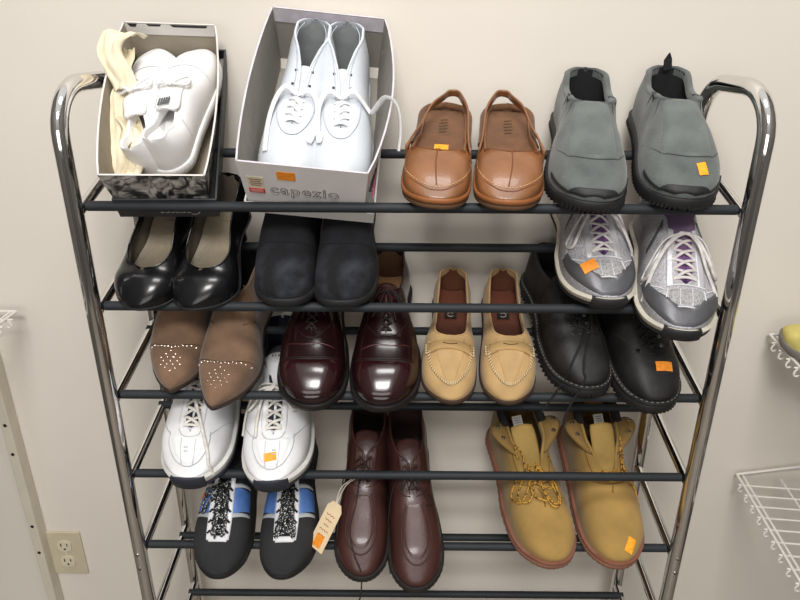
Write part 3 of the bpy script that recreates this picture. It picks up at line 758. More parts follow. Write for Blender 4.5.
# ------------------------------------------------------------------ 9 black work shoes
def make_workshoe(m, M, label, sticker=False):
    s = Shoe('black_work_shoe', label, 'black leather work shoes', M, .270, .0440,
             h=[(0, .086), (.08, .084), (.2, .078), (.32, .084), (.44, .094), (.54, .090), (.66, .082), (.76, .073), (.88, .064), (1, .052)], sole=.024, m=m,
             toe=(.29, 2.35), heel=(.13, 2), foot=[(0, .74), (.12, .78), (.3, .72), (.45, .80), (.62, .97), (.74, 1), (.86, .96), (1, .80)],
             open_=dict(t0=.035, t1=.76, k=[(0, .54), (.2, .58), (.42, .50), (.53, .16), (.64, .14), (.76, .13)], e0=.14, e1=.04), toeh=(.18, 2.15), p=.66, q=.8, th=.007)
    le = mat('black_oiled_leather', (40, 38, 38), .52, var=.25, vs=26, bump=.08, bs=90, spec=.35)
    s.upper(le, rim=le); s.lining(DARK_IN); s.insole(DARK_IN)
    s.sole(BLACK_RUB, off=.0066, off0=.0060, lug=.0020, nl=80, z1=lambda t: s.zs(t) - .004, name='lug_sole', bev=.003)
    s.sole(mat('black_welt', (30, 28, 28), .6), off=.0063, z0=lambda t: s.zs(t) - .004, z1=lambda t: s.zs(t) + .0005, name='welt', bev=.001)
    # pale welt stitches
    mb = MB(); K = 92; ring = []
    for i in range(K + 1):
        t = .5 - .5 * math.cos(PI * i / K); ring.append((t, 1)); 
    P = [(s.w(t) + s.cxf(t), t * s.L, s.zs(t)) for t, _ in ring] + [(-s.w(t) + s.cxf(t), t * s.L, s.zs(t)) for t, _ in ring[::-1]]
    Q = []
    for i in range(len(P)):
        a = np.array(P[i - 1]); b = np.array(P[(i + 1) % len(P)]); tv = b - a; nv = np.array([tv[1], -tv[0], 0]); nv /= np.linalg.norm(nv) + 1e-9
        q = np.array(P[i]) + nv * .0036; q[2] += .0012; q[0] *= m; Q.append(q)
    acc = 0
    D = []
    for i in range(len(Q) - 1):
        k = max(1, int(np.linalg.norm(Q[i + 1] - Q[i]) / .001))
        for j in range(k): D.append(Q[i] + (Q[i + 1] - Q[i]) * j / k)
    for i in range(0, len(D) - 4, 6): mb.tube(D[i:i + 4], .0005, 4)
    mb.build('welt_stitching', mat('bone_thread', (140, 134, 124), .8, bump=0), s.root)
    s.seam('stitching', mat('grey_black_thread', (58, 56, 55), .8, bump=0), [[(.56, .98), (.70, .7), (.77, .4), (.79, 0), (.77, -.4), (.70, -.7), (.56, -.98)], [(.46, .36), (.58, .36), (.67, .34)], [(.46, -.36), (.58, -.36), (.67, -.34)]], r=.0006, dash=.005)
    s.tongue(mat('black_tongue', (30, 29, 30), .7), .35, .77, .018, drop=.004, rise=.010)
    s.eyelets(EYE_STEEL, [.745, .695, .645, .595], .30, R=.0022, r=.0008)
    # one brass ring low on the quarter
    c = s.P(.76, .50, .001)
    mb = MB(); mb.tube([c, c + np.array([0, 0, .0015])], .0030, 10); mb.build('rivet', EYE_STEEL, s.root)
    bl = mat('black_lace', (18, 17, 18), .8, bump=0)
    if sticker:
        ex = [s.on([(.43, 0, .008), (.47, .5, .012), (.52, .8, .01), (.47, .85, .008), (.43, .2, .01)]), s.on([(.43, 0, .008), (.48, -.4, .012), (.55, -.7, .01), (.5, -.8, .008), (.43, -.2, .01)]),
              s.on([(.43, 0, .01), (.55, -.6, .012), (.66, -.98, .008), (.72, -1.25, -.006)])]
    else:
        ex = [s.on([(.53, 0, .008), (.58, .35, .014), (.66, .5, .010), (.76, .30, .006), (.87, -.1, .004), (.95, -.45, .003), (.985, -.75, 0)]) + [np.array([-m * .030, s.L + .012, -.004]), np.array([-m * .036, s.L + .022, -.030])], s.on([(.53, 0, .008), (.60, .5, .014), (.68, .42, .01), (.78, .05, .006), (.87, -.45, .004), (.92, -.9, .002), (.93, -1.15, -.008)]) + [np.array([-m * .062, s.L * .99, -.024])],
              s.on([(.43, 0, .008), (.46, .4, .012), (.50, .7, .008), (.46, .7, .008), (.43, .1, .01)])]
    s.lace(bl, [.745, .695, .645, .595], .30, r=.0016, extra=ex)
    if sticker: s.sticker(.86, -.22, .024, .013, -.06, STICKER_RED)
    return s

# ------------------------------------------------------------------ 11 black cleat-style trainers
def make_cleat(m, M, label, shown=1):
    s = Shoe('black_blue_trainer', label, 'black and blue trainers', M, .272, .0465,
             h=[(0, .084), (.08, .082), (.2, .070), (.32, .074), (.40, .082), (.5, .076), (.64, .064), (.78, .054), (.9, .048), (1, .038)], sole=.012,
             zb=[(0, 0), (.72, 0), (.88, .004), (1, .014)], m=m, toe=(.30, 2.15), heel=(.13, 2), foot=[(0, .72), (.12, .76), (.3, .72), (.45, .82), (.6, .96), (.72, 1), (.86, .95), (1, .76)],
             open_=dict(t0=.035, t1=.80, k=[(0, .54), (.2, .58), (.36, .50), (.44, .22), (.6, .21), (.80, .16)], e0=.14, e1=.03, k1=2.6), toeh=(.2, 2.1), p=.7, q=.8, th=.006)
    su = mat('black_microsuede', (36, 37, 39), .88, var=.12, vs=40, bump=.05, bs=420)
    bk = mat('black_textile', (24, 24, 27), .9)
    s.upper(su, rim=bk); s.lining(bk); s.insole(bk)
    s.sole(mat('black_gum_sole', (26, 25, 26), .55), off=.002)
    blue = mat('blue_panel', (80, 118, 182), .5, var=.10, vs=60, bump=.05)
    gy = mat('grey_trim', (172, 176, 180), .45, bump=.02)
    wt = mat('white_eyestay', (228, 228, 232), .5, bump=.02)
    for sd in (-1, 1):
        s.patch('side_panel', blue, lambda u, v, sd=sd: (.53 + .155 * u - .03 * v, sd * (.40 + .56 * v)), 8, 14, off=.0012)
        s.patch('panel_trim', gy, lambda u, v, sd=sd: (.678 + .028 * u - .03 * v, sd * (.38 + .58 * v)), 4, 14, off=.0016)
        s.patch('panel_trim', gy, lambda u, v, sd=sd: (.508 + .028 * u - .03 * v, sd * (.40 + .56 * v)), 4, 14, off=.0016)
        # white eyestay with sawtooth inner edge
        s.patch('eyestay', wt, lambda u, v, sd=sd: (.44 + .39 * u, sd * (.225 + (.22 - .02 * u) * v + .04 * (1 - v) * (math.sin(u * 6 * 2 * PI) * .5 + .5))), 48, 5, off=.0024)
    s.patch('eyestay_base', wt, lambda u, v: (.805 + .036 * u, (v - .5) * .80 * (1 - .12 * u)), 6, 10, off=.0022)
    s.tongue(bk, .26, .805, .019, drop=.003, rise=.006)
    sp = speckle_mat('speckled_lace', (14, 14, 16), (214, 216, 218), 420, .60)
    blk = mat('black_flat_lace', (16, 16, 18), .8, bump=0)
    ts = [.79, .73, .67, .61, .55, .49]
    s.lace(sp, ts, .28, r=.0026, arch=.003, flat=.7)
    mb = MB()
    # bow lying on the lacing
    if shown == 1:
        L_ = [s.on([(.56, 0, .010), (.60, -.25, .012), (.57, -.60, .010), (.54, -1.0, .004), (.53, -1.2, -.002)]), s.on([(.56, 0, .010), (.62, -.4, .010), (.68, -.62, .006), (.63, -.68, .007), (.55, -.4, .010), (.56, 0, .010)]), s.on([(.56, 0, .010), (.70, -.06, .008), (.78, -.12, .006), (.83, -.06, .005)]), s.on([(.56, 0, .010), (.66, .2, .008), (.76, .24, .006), (.82, .16, .004)])]
    else:
        L_ = [s.on([(.56, 0, .010), (.66, .08, .010), (.76, .16, .007), (.815, .26, .006), (.805, .36, .005), (.75, .28, .007), (.64, .10, .010)]), s.on([(.56, 0, .010), (.68, -.12, .010), (.78, -.20, .006), (.82, -.30, .005), (.78, -.34, .005), (.66, -.16, .010)]), s.on([(.56, 0, .010), (.68, .02, .010), (.79, .0, .006)])]
    for ln in L_: mb.tube(catmull(ln, 6), .0022, 7, flat=.7)
    mb.build('lace_bow', sp, s.root)
    # lace ends dipping through the eyestay
    mb = MB()
    for t in ts[:-1]:
        for sd in (-1, 1):
            a = s.P(t - .012, sd * .26, .004); b = s.P(t + .004, sd * .36, .0036); mb.tube([a, b], .0018, 6)
    mb.build('lace_ends', blk, s.root)
    if shown == 1:
        s.patch('side_tab', mat('orange_tab', (226, 110, 40), .6), lambda u, v: (.53 + .05 * u, -.72 - .2 * v), 4, 4, off=.0026)
    return s

# ------------------------------------------------------------------ 10 brown chukka boots
def make_chukka(m, M, label, ends=1):
    s = Shoe('brown_chukka_boot', label, 'brown leather chukka boots', M, .286, .0418,
             h=[(0, .120), (.08, .120), (.2, .117), (.32, .119), (.40, .114), (.48, .098), (.56, .082), (.64, .073), (.76, .064), (.88, .055), (1, .044)], sole=.014, m=m,
             toe=(.26, 2.1), heel=(.12, 2), foot=[(0, .88), (.12, .92), (.3, .88), (.45, .88), (.60, .96), (.72, 1), (.86, .98), (1, .84)],
             open_=dict(t0=.03, t1=.54, k=[(0, .66), (.2, .70), (.34, .52), (.42, .10), (.54, .06)], e0=.14, e1=.05), toeh=(.2, 2.0), p=.68, q=.8, th=.003)
    le = mat('oxblood_brown_leather', (66, 35, 30), .45, var=.2, vs=18, bump=.05, bs=140, coat=.15)
    s.upper(le); s.lining(mat('dark_brown_lining', (52, 34, 27), .7)); s.insole(mat('dark_brown_insole', (46, 32, 26), .8))
    s.sole(mat('black_chukka_sole', (32, 27, 25), .6), off=.0048, name='sole', lug=.0004)
    sm = mat('dark_brown_seam', (56, 26, 20), .6, bump=0)
    U = [(.60, -.34), (.68, -.48), (.78, -.58), (.86, -.52), (.905, -.28), (.915, 0), (.905, .28), (.86, .52), (.78, .58), (.68, .48), (.60, .34)]
    s.seam('apron_seam', sm, [U], r=.0013, off=.0006)
    s.patch('apron', mat('oxblood_apron', (70, 37, 31), .44, var=.18, vs=20, bump=.04, coat=.2), lambda u, v: (.60 + (.305 - .12 * abs(2 * v - 1) ** 3) * u, (2 * v - 1) * (.30 + .26 * math.sin(u * 2.2))), 14, 12, off=.0005)
    s.seam('quarter_seam', sm, [[(.40, .98), (.50, .74), (.555, .42), (.57, .12)], [(.40, -.98), (.50, -.74), (.555, -.42), (.57, -.12)], [(.42, .22), (.50, .2), (.555, .14)], [(.42, -.22), (.50, -.2), (.555, -.14)]], r=.0008)
    s.tongue(le, .27, .56, .018, drop=.004, rise=.006)
    bl = mat('dark_brown_lace', (42, 26, 22), .7, bump=0)
    s.eyelets(mat('brown_eyelet', (70, 48, 38), .4, metal=.6), [.535, .485, .435], .22, R=.0024, r=.0009)
    if ends == 1:
        ex = [s.on([(.48, 0, .006), (.55, -.18, .008), (.66, -.24, .003), (.80, -.42, .003), (.92, -.30, .003), (.985, -.0, 0), (1.0, .10, -.02)]) + [np.array([m * .004, s.L + .012, -.022]), np.array([-m * .004, s.L + .018, -.060])],
              s.on([(.46, 0, .006), (.50, -.5, .012), (.52, -.95, .012), (.46, -.9, .01), (.45, -.2, .01)])]
    else:
        ex = [s.on([(.48, 0, .006), (.50, .42, .010), (.54, .50, .008), (.50, .2, .010), (.47, 0, .008)]), s.on([(.48, 0, .006), (.46, -.5, .010), (.50, -.6, .008), (.5, -.2, .01)]),
              s.on([(.47, 0, .008), (.56, -.45, .008), (.60, -.72, .006), (.62, -.5, .006)]), s.on([(.48, .1, .006), (.5, .8, .010), (.62, 1.08, .0), (.74, 1.12, -.02), (.86, 1.10, -.035)])]
    s.lace(bl, [.535, .485, .435], .20, r=.0012, extra=ex)
    return s

# ------------------------------------------------------------------ 12 wheat work boots
def make_wheat(m, M, label, sticker=False, bunch=False):
    s = Shoe('wheat_work_boot', label, 'wheat nubuck work boots', M, .280, .0500,
             h=[(0, .122), (.08, .122), (.2, .117), (.30, .114), (.38, .107), (.46, .096), (.54, .086), (.64, .077), (.76, .070), (.88, .060), (1, .048)], sole=.019, m=m,
             toe=(.28, 2.25), heel=(.12, 2), foot=[(0, .76), (.12, .80), (.3, .82), (.45, .88), (.62, .99), (.72, 1), (.85, .95), (1, .76)],
             open_=dict(t0=.035, t1=.57, k=[(0, .56), (.2, .64), (.34, .62), (.45, .42), (.57, .30)], e0=.14, e1=.09), toeh=(.19, 2.1), p=.64, q=.78, th=.005)
    nb = mat('wheat_nubuck', (160, 128, 68), .88, var=.13, vs=18, bump=.05, bs=420, sheen=.15)
    nb2 = mat('wheat_nubuck_dark', (142, 112, 60), .85, var=.16, vs=20, bump=.05)
    pad = mat('black_padded_collar', (30, 28, 28), .8)
    so = mat('pinkish_brown_sole', (152, 106, 86), .65, bump=.03)
    s.upper(nb); s.lining(mat('tan_boot_lining', (142, 108, 56), .8)); s.insole(mat('brown_boot_insole', (104, 76, 40), .8))
    s.sole(so, off=.0055, z1=lambda t: s.zs(t) - .005, name='sole', lug=.0005, bev=.003)
    s.sole(mat('red_brown_welt', (132, 84, 64), .6), off=.0055, z0=lambda t: s.zs(t) - .0045, z1=lambda t: s.zs(t) + .0005, name='welt', bev=.0012)
    # padded black collar around the heel
    pts = []
    for k in np.linspace(-1, 1, 15):
        t = .065 + .20 * abs(k) ** 1.3; A = s.a(t)
        pts.append(np.array((m * ((A + .001) * (1 if k > 0 else -1) * min(1, abs(k) * 2.2) ** .7 + s.cxf(t)), (t if abs(k) > .05 else .045) * s.L, s.hh(t) + .001)))
    mb = MB(); mb.tube(catmull(pts, 3), .0078, 10, flat=1.25); mb.build('padded_collar', pad, s.root)
    # flared front flaps folded outward
    for sd in (-1, 1):
        mb = MB(); rows = []
        ob = .042 if sd * m > 0 else .040
        for i in range(13):
            u = i / 12; t = .24 + .21 * u; A = s.a(t); r = []
            b = (math.sin(u * PI) ** .6) * (1 - .35 * u)
            for j in range(8):
                v = j / 7
                x = A - .001 + ob * b * v * (1 - .12 * v); z = s.hh(t) - .002 + .014 * math.sin(v * 2.2) * b
                r.append(s.pt(sd * x + s.cxf(t), t * s.L - .012 * v * b, z))
            rows.append(r)
        mb.grid(rows); mb.build('collar_flap', nb2, s.root, solid=.0035)
        for k in (0, 1):
            t = .30 + .07 * k; A = s.a(t)
            c = np.array(s.pt(sd * (A + .018 - .003 * k) + s.cxf(t), t * s.L - .006, s.hh(t) + .0138))
            mb = MB(); mb.tube([c + .0026 * np.array([math.cos(q), math.sin(q), 0]) for q in np.linspace(0, 2 * PI, 13)], .0010, 5, cap=False)
            mb.build('eyelet', EYE_STEEL, s.root)
    # big flat tongue standing up in the throat
    mb = MB(); rows = []
    for i in range(19):
        u = i / 18; t = .57 - .27 * u
        z = s.hh(t) - .012 + .034 * u - .004 * u * u; k = .0145 + .005 * math.sin(u * PI * .6)
        if u > .9: k *= .96
        rows.append([s.pt(x * k + s.cxf(t) + (-.010 * u if bunch else .002 * u), t * s.L, z - .006 * x * x) for x in np.linspace(-1, 1, 11)])
    mb.grid(rows); mb.build('tongue', mat('wheat_tongue', (176, 144, 80), .85, var=.12, vs=22, bump=.04), s.root, solid=.005)
    # white size label inside the shaft
    mb = MB(); M3 = Matrix.Rotation(.12, 3, 'Y') @ Matrix.Rotation(-.5, 3, 'X')
    mb.box((m * -.004, .215 * s.L, .106), (.017, .020, .0008), M=M3); lb = mb.build('size_label', mat('white_label', (216, 212, 204), .7, bump=0), s.root)
    mb = MB()
    for k in range(4):
        c = Vector((m * -.004, .215 * s.L, .106)) + M3 @ Vector((0, -.006 + .004 * k, .0008)); mb.box(tuple(c), (.011 - .002 * (k % 2), .0011, .0004), M=M3)
    mb.build('label_print', mat('grey_print', (110, 108, 104), .7, bump=0), lb)
    s.seam('stitching', mat('wheat_thread', (136, 100, 40), .8, bump=0), [[(.44, .98), (.55, .72), (.60, .40), (.61, 0), (.60, -.40), (.55, -.72), (.44, -.98)], [(.40, .72), (.5, .62), (.57, .46)], [(.40, -.72), (.5, -.62), (.57, -.46)]], r=.0008)
    s.seam('vamp_crease', mat('wheat_crease', (132, 98, 42), .9, bump=0), [[(.63, -.02), (.68, .06), (.74, .04)], [(.66, .16), (.71, .26)]] if bunch else [[(.62, -.04), (.66, .02)]], r=.0016, off=-.0005)
    lc = speckle_mat('yellow_brown_lace', (196, 146, 52), (96, 62, 26), 260, .55)
    fe = lambda t: s.a(t) / s.w(t) + .07
    if bunch:
        ex = [s.on([(.50, .0, .004), (.58, .30, .010), (.70, .55, .006), (.74, .35, .006), (.66, .1, .010), (.54, -.1, .008)]),
              s.on([(.50, .1, .006), (.60, -.1, .012), (.70, -.45, .006), (.66, -.75, .006), (.58, -.5, .010), (.52, -.1, .008)]),
              s.on([(.52, .2, .006), (.62, .05, .014), (.735, .18, .008), (.755, .42, .006), (.70, .62, .006), (.58, .50, .010)]),
              s.on([(.5, -.2, .006), (.62, -.35, .012), (.69, -.7, .006), (.62, -.9, .005), (.54, -.6, .008)]),
              s.on([(.52, 0, .008), (.60, .45, .010), (.66, .30, .012), (.60, -.30, .012), (.68, -.25, .008), (.72, .1, .007)]),
              s.on([(.46, -.55, .004), (.40, -.66, .012), (.46, -.42, .014), (.55, -.38, .012)]),
              s.on([(.46, .7, .004), (.50, .98, .012), (.58, 1.2, -.01), (.60, 1.3, -.03)])]
        s.lace(lc, [.565, .53], fe, r=.0015, arch=.004, extra=ex)
    else:
        ex = [s.on([(.565, -.40, .004), (.59, -.2, .008), (.592, .1, .008), (.585, .40, .006), (.55, .6, .004)]), s.on([(.56, -.42, .006), (.60, -.22, .007), (.605, .1, .008), (.59, .44, .006)]),
              s.on([(.36, -.70, .006), (.44, -.60, .006), (.50, -.52, .006), (.56, -.45, .006), (.62, -.80, .006), (.70, -.98, .005), (.78, -1.0, .003)]),
              s.on([(.38, -.74, .008), (.46, -.66, .008), (.54, -.55, .008), (.62, -.90, .006), (.72, -1.02, .004)])]
        s.lace(lc, [.565, .53], fe, r=.0015, arch=.003, extra=ex)
    if sticker: s.sticker(.935, -.42, .013, .020, -.45)
    return s

# ------------------------------------------------------------------ white shoes for the boxes
def make_white_hightop(m, M, label, tail=False):
    s = Shoe('white_lace_up_boot', label, 'white lace-up shoes in the open box', M, .262, .0450,
             h=[(0, .101), (.08, .101), (.18, .099), (.30, .092), (.42, .084), (.55, .075), (.66, .067), (.8, .056), (.92, .048), (1, .038)], sole=.010, m=m,
             toe=(.27, 2.2), heel=(.13, 2), foot=[(0, .72), (.12, .80), (.3, .84), (.45, .90), (.62, .99), (.72, 1), (.86, .96), (1, .8)],
             open_=dict(t0=.02, t1=.66, k=[(0, .54), (.12, .56), (.24, .34), (.36, .16), (.5, .09), (.66, .06)], e0=.10, e1=.03), toeh=(.18, 2.1), p=.66, q=.8, th=.003)
    wh = mat('bright_white_leather', (208, 213, 220), .42, var=.03, vs=20, bump=.02, bs=160)
    s.upper(wh); s.lining(mat('grey_white_lining', (176, 180, 180), .85)); s.insole(mat('grey_fabric_insole', (120, 122, 122), .9))
    s.sole(mat('white_rubber_sole', (228, 230, 232), .6), off=.0025)
    sm = mat('white_seam', (186, 194, 206), .7, bump=0)
    s.seam('stitching', sm, [[(.50, -.62), (.62, -.52), (.70, -.28), (.72, 0), (.70, .28), (.62, .52), (.50, .62)], [(.05, .5), (.16, .56), (.3, .34), (.42, .24), (.58, .18)], [(.05, -.5), (.16, -.56), (.3, -.34), (.42, -.24), (.58, -.18)]], r=.0007)
    s.tongue(mat('white_canvas_tongue', (206, 210, 212), .7), .32, .65, .012, drop=.004, rise=.0)
    mt = mat('dark_eyelet', (70, 72, 76), .5, metal=.5)
    for t in (.36, .44):
        for sd in (-1, 1):
            c = s.P(t, sd * .30, .0); mb = MB(); mb.tube([c, c + np.array([0, 0, .0012])], .0020, 8); mb.build('eyelet', mt, s.root)
    la = mat('white_flat_lace', (240, 240, 242), .8, var=.04, bump=.08)
    ex = [s.on([(.52, 0, .008), (.50, .45, .014), (.56, .72, .012), (.66, .70, .006), (.74, .62, .004), (.70, .58, .006)]),
          s.on([(.52, 0, .008), (.50, -.4, .014), (.55, -.65, .012), (.64, -.75, .006), (.76, -.72, .004), (.82, -.70, .003)])]
    if tail:
        ex = [ex[0], s.on([(.52, 0, .008), (.49, -.40, .014), (.52, -.9, .014), (.54, -1.0, .05)]) + [np.array([-m * .058, .58 * s.L, .106]), np.array([-m * .072, .62 * s.L, .108]), np.array([-m * .079, .67 * s.L, .094]), np.array([-m * .081, .72 * s.L, .076]), np.array([-m * .080, .77 * s.L, .060])]]
    s.lace(la, [.64, .60, .56, .52], .22, r=.0042, extra=ex, flat=.35, arch=.003)
    return s

def make_white_sneaker(m, M, label, mark=False):
    s = Shoe('white_canvas_sneaker', label, 'white canvas sneakers in the patterned box', M, .232, .0365,
             h=[(0, .072), (.08, .070), (.2, .058), (.32, .062), (.40, .070), (.5, .066), (.62, .058), (.76, .050), (.9, .044), (1, .034)], sole=.016, m=m,
             toe=(.30, 2.15), heel=(.13, 2), foot=[(0, .74), (.12, .78), (.3, .76), (.45, .84), (.6, .97), (.7, 1), (.86, .95), (1, .76)],
             open_=dict(t0=.03, t1=.62, k=[(0, .40), (.15, .44), (.27, .36), (.38, .08), (.5, .07), (.62, .06)], e0=.14, e1=.04), toeh=(.2, 2.1), p=.68, q=.8, th=.003)
    wh = mat('white_canvas', (240, 239, 239), .7, var=.03, bump=.04, bs=600)
    s.upper(wh); s.lining(mat('white_cotton_lining', (232, 230, 228), .85)); s.insole(mat('white_insole', (236, 234, 232), .85), dz=.020, t1=.58)
    s.sole(mat('white_rubber_sidewall', (238, 238, 238), .5), off=.003)
    sm = mat('soft_grey_seam', (200, 200, 204), .7, bump=0)
    s.seam('stitching', sm, [[(.66, -.96), (.70, -.5), (.72, 0), (.70, .5), (.66, .96)], [(.22, .98), (.25, .7)], [(.22, -.98), (.25, -.7)]], r=.0007)
    s.tongue(mat('white_tongue_cloth', (236, 235, 235), .75), .27, .61, .015, drop=.003, rise=.012)
    if mark:
        mb = MB()
        for k in range(5): mb.box((m * (-.006 + .003 * k), .30 * s.L + .001 * k, s.hh(.3) + .0125), (.0020, .013, .0008))
        mb.build('tongue_label', mat('dark_label_print', (90, 90, 94), .7, bump=0), s.root)
    s.lace(mat('white_round_lace', (238, 237, 236), .8, bump=.05), [.585, .545, .505, .465, .425], .24, r=.0024, flat=.6,
           extra=[s.on([(.43, 0, .008), (.47, .4, .012), (.53, .62, .010), (.47, .7, .01), (.43, .1, .01)]), s.on([(.43, 0, .008), (.47, -.4, .012), (.53, -.62, .010), (.47, -.7, .01), (.43, -.1, .01)])])
    return s
# ------------------------------------------------------------------ room
WALLY = 0.236; FLOORZ = -1.16
def struct(name, mb, mt):
    o = mb.build(name, mt, smooth=False); tag(o, kind='structure'); return o
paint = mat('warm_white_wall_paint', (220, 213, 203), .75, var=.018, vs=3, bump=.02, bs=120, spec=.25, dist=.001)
dim = mat('dark_taupe_side_wall', (98, 95, 91), .8, var=.05, vs=3)  # unseen side walls, colour darkened so the chrome reflects deeper tones
mb = MB(); mb.box((0, WALLY + .05, .2), (3.2, .1, 2.9)); struct('wall_back', mb, paint)
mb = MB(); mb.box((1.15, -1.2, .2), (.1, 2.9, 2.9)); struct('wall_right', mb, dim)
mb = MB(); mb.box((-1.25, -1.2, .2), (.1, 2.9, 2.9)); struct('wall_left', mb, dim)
mb = MB(); mb.box((0, -1.2, FLOORZ - .05), (3.2, 3.0, .1)); struct('floor', mb, mat('grey_floor_tile', (128, 118, 106), .6, var=.1, vs=6))

# ------------------------------------------------------------------ rack
CHROME = mat('chrome', (226, 225, 224), .07, metal=1, var=.02, bump=0)
BARM = mat('black_tube', (38, 42, 46), .58, var=.06, vs=30, bump=.02, spec=.3)
rack = empty('shoe_rack', Matrix.Translation((0, .07, FLOORZ)))
tag(rack, 'tall chrome and black tube shoe rack standing against the wall, filled with shoes', 'shoe rack')
RM = Matrix.Translation((0, -.07, -FLOORZ))
FX, FY, RX, RY = .4475, -.012, .4310, .152
def legx(y): return FX + (RX - FX) * (y - FY) / (RY - FY)
def rpart(mb, name, mt, **k):
    o = mb.build(name, mt, rack, **k); o.matrix_parent_inverse = RM; return o
for sd in (-1, 1):
    path = [(FY, FLOORZ + .005)] + [(FY, z) for z in np.linspace(-1.0, .075, 12)]
    R1 = .062; top = .154
    for a in np.linspace(0, PI / 2, 10): path.append((FY + R1 - R1 * math.cos(a), top - R1 + R1 * math.sin(a) - .004 * (1 - math.sin(a))))
    for a in np.linspace(PI / 2, 0, 10): path.append((RY - R1 * .8 + R1 * .8 * math.cos(a), top - R1 + R1 * math.sin(a)))
    path += [(RY, z) for z in np.linspace(.07, -1.0, 12)] + [(RY, FLOORZ + .005)]
    mb = MB(); mb.tube([(sd * legx(y), y, z) for y, z in path], .0118, 16, flat=.92, up=(1, 0, 0))
    rpart(mb, 'side_frame', CHROME)
    for k in range(8):
        z0 = -STEP * k; s = RISE / DEP
        mb = MB(); y0, y1 = FY + .006, RY - .006
        mb.tube([(sd * (legx(y0) - .003), y0, z0 + s * y0 - .002), (sd * (legx(y1) - .003), y1, z0 + s * y1 - .002)], .0076, 10, flat=1.0)
        rpart(mb, 'cross_tube', CHROME)
    for y in (FY, RY):
        mb = MB(); mb.tube([(sd * legx(y), y, FLOORZ), (sd * legx(y), y, FLOORZ + .03)], .0145, 14); rpart(mb, 'foot_cap', BLACK_RUB)
    for z in (-.585, -.615):
        mb = MB(); mb.tube([(sd * (FX - .0), FY - .0112, z), (sd * FX, FY - .0130, z)], .0028, 8); rpart(mb, 'rivet', EYE_STEEL)
for k in range(8):
    for y in (0, DEP):
        mb = MB(); z = -STEP * k + RISE * (y > 0)
        mb.tube([(x, y, z) for x in np.linspace(-HW, HW, 9)], RBAR, 14)
        rpart(mb, 'shelf_bar', BARM)

# ------------------------------------------------------------------ shoes on the tiers
SM = shelf_matrix
make_clog(-1, SM(1, .026, .027, .055, .252), 'tan leather slingback clog with an orange price sticker inside, beside the capezio box', sticker=True)
make_clog(1, SM(1, .126, .030, .150, .252), 'tan leather slingback clog with bare insole, on the top shelf beside a grey suede shoe')
make_slipon(-1, SM(1, .226, .031, .262, .268), 'grey suede slip-on shoe without a sticker, next to a tan clog on the top shelf')
make_slipon(1, SM(1, .353, .024, .386, .268), 'grey suede slip-on shoe with yellow sticker and black pull tab, nearest the right chrome post', sticker=True, tab=True)

make_pump(-1, SM(2, -.388, .021, -.352, .188), 'black leather pump at the left end of the second shelf, under the patterned box')
make_pump(1, SM(2, -.304, .022, -.270, .188), 'black leather pump on second shelf, next to the black suede boots')
make_black_boot(-1, SM(2, -.181, .014, -.179, .246), 'black suede ankle boot with scuffed toe, beside a black leather pump')
make_black_boot(1, SM(2, -.092, .016, -.091, .246), 'black suede ankle boot with scuffed toe, right one of its pair under the capezio box')
make_silver(-1, SM(2, .268, .020, .272, .268), 'silver running shoe with orange sticker on its grey toe, on second shelf', sticker=True, loose=1)
make_silver(1, SM(2, .359, .078, .394, .268), 'silver running shoe with purple lining showing, toe hanging low beside the right chrome post', loose=2)

make_studded(-1, SM(3, -.358, .012, -.356, .252), 'tan studded ankle boot nearest the left chrome post on third shelf')
make_studded(1, SM(3, -.279, .043, -.262, .252), 'tan studded ankle boot next to a burgundy oxford, toe hanging past the bar')
make_oxford(-1, SM(3, -.147, .038, -.149, .288), 'glossy burgundy cap-toe oxford next to a tan studded boot')
make_oxford(1, SM(3, -.036, .040, -.034, .288), 'glossy burgundy cap-toe oxford next to a tan loafer, its heel showing above the bar')
make_loafer(-1, SM(3, .055, .027, .074, .246), 'tan penny loafer next to a burgundy oxford, strap slightly curled')
make_loafer(1, SM(3, .149, .028, .158, .246), 'tan penny loafer next to the black work shoes')
make_workshoe(-1, SM(3, .263, .010, .228, .270), 'black leather work shoe next to a tan loafer, laces trailing over its toe')
make_workshoe(1, SM(3, .362, .037, .333, .270, lift=.001), 'black leather work shoe with orange sticker on its toe, under a silver running shoe', sticker=True)

make_white_runner(-1, SM(4, -.341, .036, -.332, .292), 'white running shoe without a sticker, long lace end hanging past its toe')
make_white_runner(1, SM(4, -.204, .040, -.222, .292), 'white running shoe with yellow sticker on its toe, navy collar showing', sticker=True)

make_cleat(-1, SM(5, -.307, .066, -.307, .272), 'black and blue trainer with an orange side tab, nearest the left chrome post', shown=1)
make_cleat(1, SM(5, -.195, .066, -.203, .272), 'black and blue trainer with tidy bow, next to the tagged brown chukka boot', shown=2)
CH1 = make_chukka(-1, SM(5, -.079, .064, -.068, .286), 'brown leather chukka boot with a paper hang tag', ends=1)
make_chukka(1, SM(5, .021, .080, -.006, .286), 'brown leather chukka boot without a tag, nearer the wheat boots', ends=2)
make_wheat(-1, SM(5, .236, .041, .186, .280), 'wheat nubuck work boot with laces bunched over the tongue, no sticker', bunch=True)
make_wheat(1, SM(5, .347, .040, .328, .280), 'wheat nubuck work boot with yellow sticker on its toe', sticker=True)

